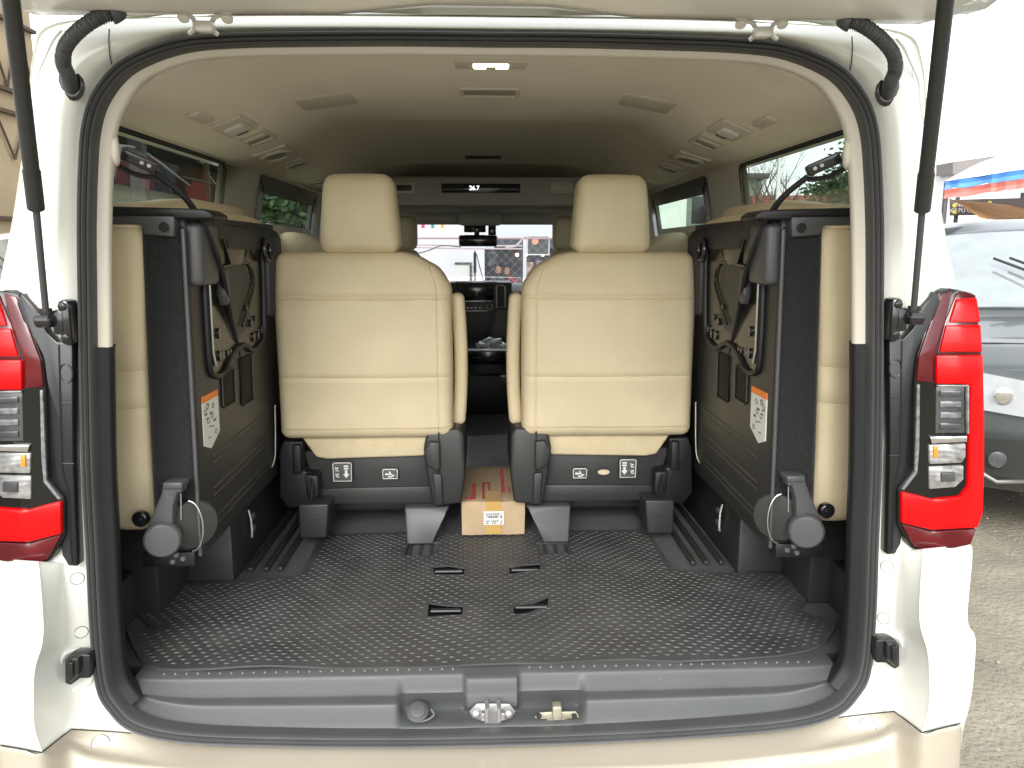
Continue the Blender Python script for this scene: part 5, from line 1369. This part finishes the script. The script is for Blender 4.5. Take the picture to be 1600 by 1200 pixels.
finish('shaft', tube([(xx, 12, 0), (xx, 12, 1.48)], .012, 8), M['black'], T); finish('sleeve', tube([(xx, 12, 1.15), (xx, 12, 1.45)], .022, 8), M['black'], T)
finish('stay', tube([(xx+.02, 12, 1.45), (xx+.16, 12, .9)], .008, 6), M['black'], T)
b = new()
for v0, v1 in ((382, 384), (386, 389)):
    a_, c_ = pz(630, v0, 13), pz(816, v1, 13); a_tube(b, [a_, a_.lerp(c_, .5)-Vector((0, 0, .01)), c_], .014, 6)
a_tube(b, catmull([pz(790, 387, 13), pz(806, 384, 13), pz(818, 372, 13), pz(822, 370, 13)], 4), .02, 6)
tag(finish('overhead_pipe', b, mat('pinkish_pipe', (.55, .45, .45), .5)), 'pale horizontal pipes crossing in front of the white building', 'pipe')
tag(finish('cable', tube(catmull([pz(640, 399, 12.5), pz(668, 392, 12.5), pz(690, 384, 12.5), pz(720, 386, 12.5)], 6), .010, 6), M['greyp']), 'thin sagging cable below the pale pipes', 'cable')
b = new()
for i in range(-26, 27):
    for s in (-1, 1):
        x = i*.16; a_tube(b, [(x, 14, .2), (x+s*1.5, 14, 1.7)], .0013, 4)
FN = thing('chain_link_fence', 'chain link fence in front of the white building', 'fence', (0, 14, 0)); finish('mesh_wire', b, mat('galvanised_wire', (.62, .58, .60), .5), FN)
b = tube([(-5, 14, 1.7), (5, 14, 1.7)], .02, 6); a_tube(b, [(-5, 14, 0), (-5, 14, 1.7)], .03, 6); a_tube(b, [(5, 14, 0), (5, 14, 1.7)], .03, 6); finish('frame', b, mat('pink_primer', (.5, .36, .36), .5), FN)
for i, (u, cname, cc) in enumerate(((661, 'pink', (.6, .06, .15)), (676, 'green', (.06, .30, .22)), (691, 'orange', (.85, .38, .05)))):
    c = pz(u, 351, 13.5); b = box(c.x-.028, c.x+.028, 13.5, 13.505, c.z-.06, c.z+.045); cuts(b, 2, frange(c.z-.06, c.z+.045, 5)); warp(b, lambda x, y, z: (x, y+.01*math.sin(z*60), z))
    tag(finish('bunting_flag', b, mat(cname+'_flag', cc, .8)), '%s bunting flag hanging across the white building' % cname, 'flag', 'bunting flags')
a_, c_ = pz(640, 346, 13.5), pz(720, 346.5, 13.5); tag(finish('bunting_string', tube([a_, c_], .005, 5), M['paper']), 'string that the three bunting flags hang from', 'string')
# two people beside the shopfront
def person(label, x, y, hz, seat, shirt):
    b = new(); me = bpy.data.meshes.new('sk')
    J = {'pel': (0, 0, .45), 'ch': (0, .02, .82), 'nk': (0, .0, .97), 'hd': (0, -.02, 1.05), 'hd2': (0, -.02, 1.17),
         'sl': (-.17, 0, .90), 'el': (-.24, -.08, .64), 'hl': (-.12, -.28, .58), 'sr': (.17, 0, .90), 'er': (.25, -.08, .64), 'hr': (.12, -.28, .58),
         'kl': (-.12, -.42, .47), 'fl': (-.13, -.45, .08), 'tl': (-.13, -.58, .03), 'kr': (.12, -.42, .47), 'fr': (.13, -.45, .08), 'tr': (.13, -.58, .03)}
    Rr = {'pel': .14, 'ch': .15, 'nk': .055, 'hd': .075, 'hd2': .06, 'sl': .06, 'el': .045, 'hl': .035, 'sr': .06, 'er': .045, 'hr': .035, 'kl': .07, 'fl': .045, 'tl': .04, 'kr': .07, 'fr': .045, 'tr': .04}
    E_ = [('pel', 'ch'), ('ch', 'nk'), ('nk', 'hd'), ('hd', 'hd2'), ('ch', 'sl'), ('sl', 'el'), ('el', 'hl'), ('ch', 'sr'), ('sr', 'er'), ('er', 'hr'), ('pel', 'kl'), ('kl', 'fl'), ('fl', 'tl'), ('pel', 'kr'), ('kr', 'fr'), ('fr', 'tr')]
    ks = list(J); me.from_pydata([J[k] for k in ks], [(ks.index(a_), ks.index(c_)) for a_, c_ in E_], [])
    o = bpy.data.objects.new('person', me); col.objects.link(o); md = o.modifiers.new('s', 'SKIN'); me.skin_vertices or None
    bpy.context.view_layer.update()
    if not me.skin_vertices:
        bpy.context.view_layer.objects.active = o
    for i, k in enumerate(ks):
        sv = me.skin_vertices[0].data[i]; sv.radius = (Rr[k], Rr[k]); sv.use_root = (k == 'pel')
    o.modifiers.new('b', 'SUBSURF').levels = 1
    o.modifiers['b'].render_levels = 1
    dg = bpy.context.evaluated_depsgraph_get(); m2 = bpy.data.meshes.new_from_object(o.evaluated_get(dg)); bpy.data.objects.remove(o)
    m2.materials.clear(); m2.materials.append(shirt); m2.materials.append(M['skin'])
    for p in m2.polygons:
        p.use_smooth = True; z = p.center.z
        if z > 1.02 or (p.center.y < -.2 and .5 < z < .62 and abs(p.center.x) < .2): p.material_index = 1
    o = bpy.data.objects.new('person', m2); col.objects.link(o); o.location = (x, y, hz); tag(o, label, 'person')
    hb = new(); bmesh.ops.create_icosphere(hb, subdivisions=2, radius=.092, matrix=Matrix.Translation((0, .0, 1.15)))
    for v in hb.verts:
        if v.co.y < -.04 and v.co.z < 1.19: v.co.y = -.04
    h = finish('hair', hb, M['cloth']); h.parent = o
    return o
c = pz(779, 420, 16); person('seated person in black clothing in front of the dark shopfront, left one', c.x, 16.3, c.z-1.10-.0, 0, M['cloth'])
c = pz(793, 422, 16); person('seated person in black clothing beside the other one, nearer the white post', c.x, 16.5, c.z-1.10, 0, mat('maroon_clothing', (.12, .03, .04), .8))
for k, (u, v) in enumerate(((779, 420), (793, 422))):
    c = pz(u, v, 16); zs = max(.12, c.z-1.10+.34)
    b = box(c.x-.17, c.x+.17, 16.12+k*.2, 16.5+k*.2, zs-.05, zs, r=.01)
    for dx in (-.13, .13):
        for dy in (.05, .32): a_tube(b, [(c.x+dx, 16.12+k*.2+dy, 0), (c.x+dx, 16.12+k*.2+dy, zs-.04)], .015, 6)
    tag(finish('stool', b, M['wood']), ('low stool under the person on the left at the shopfront', 'low stool under the person nearer the white post')[k], 'stool')
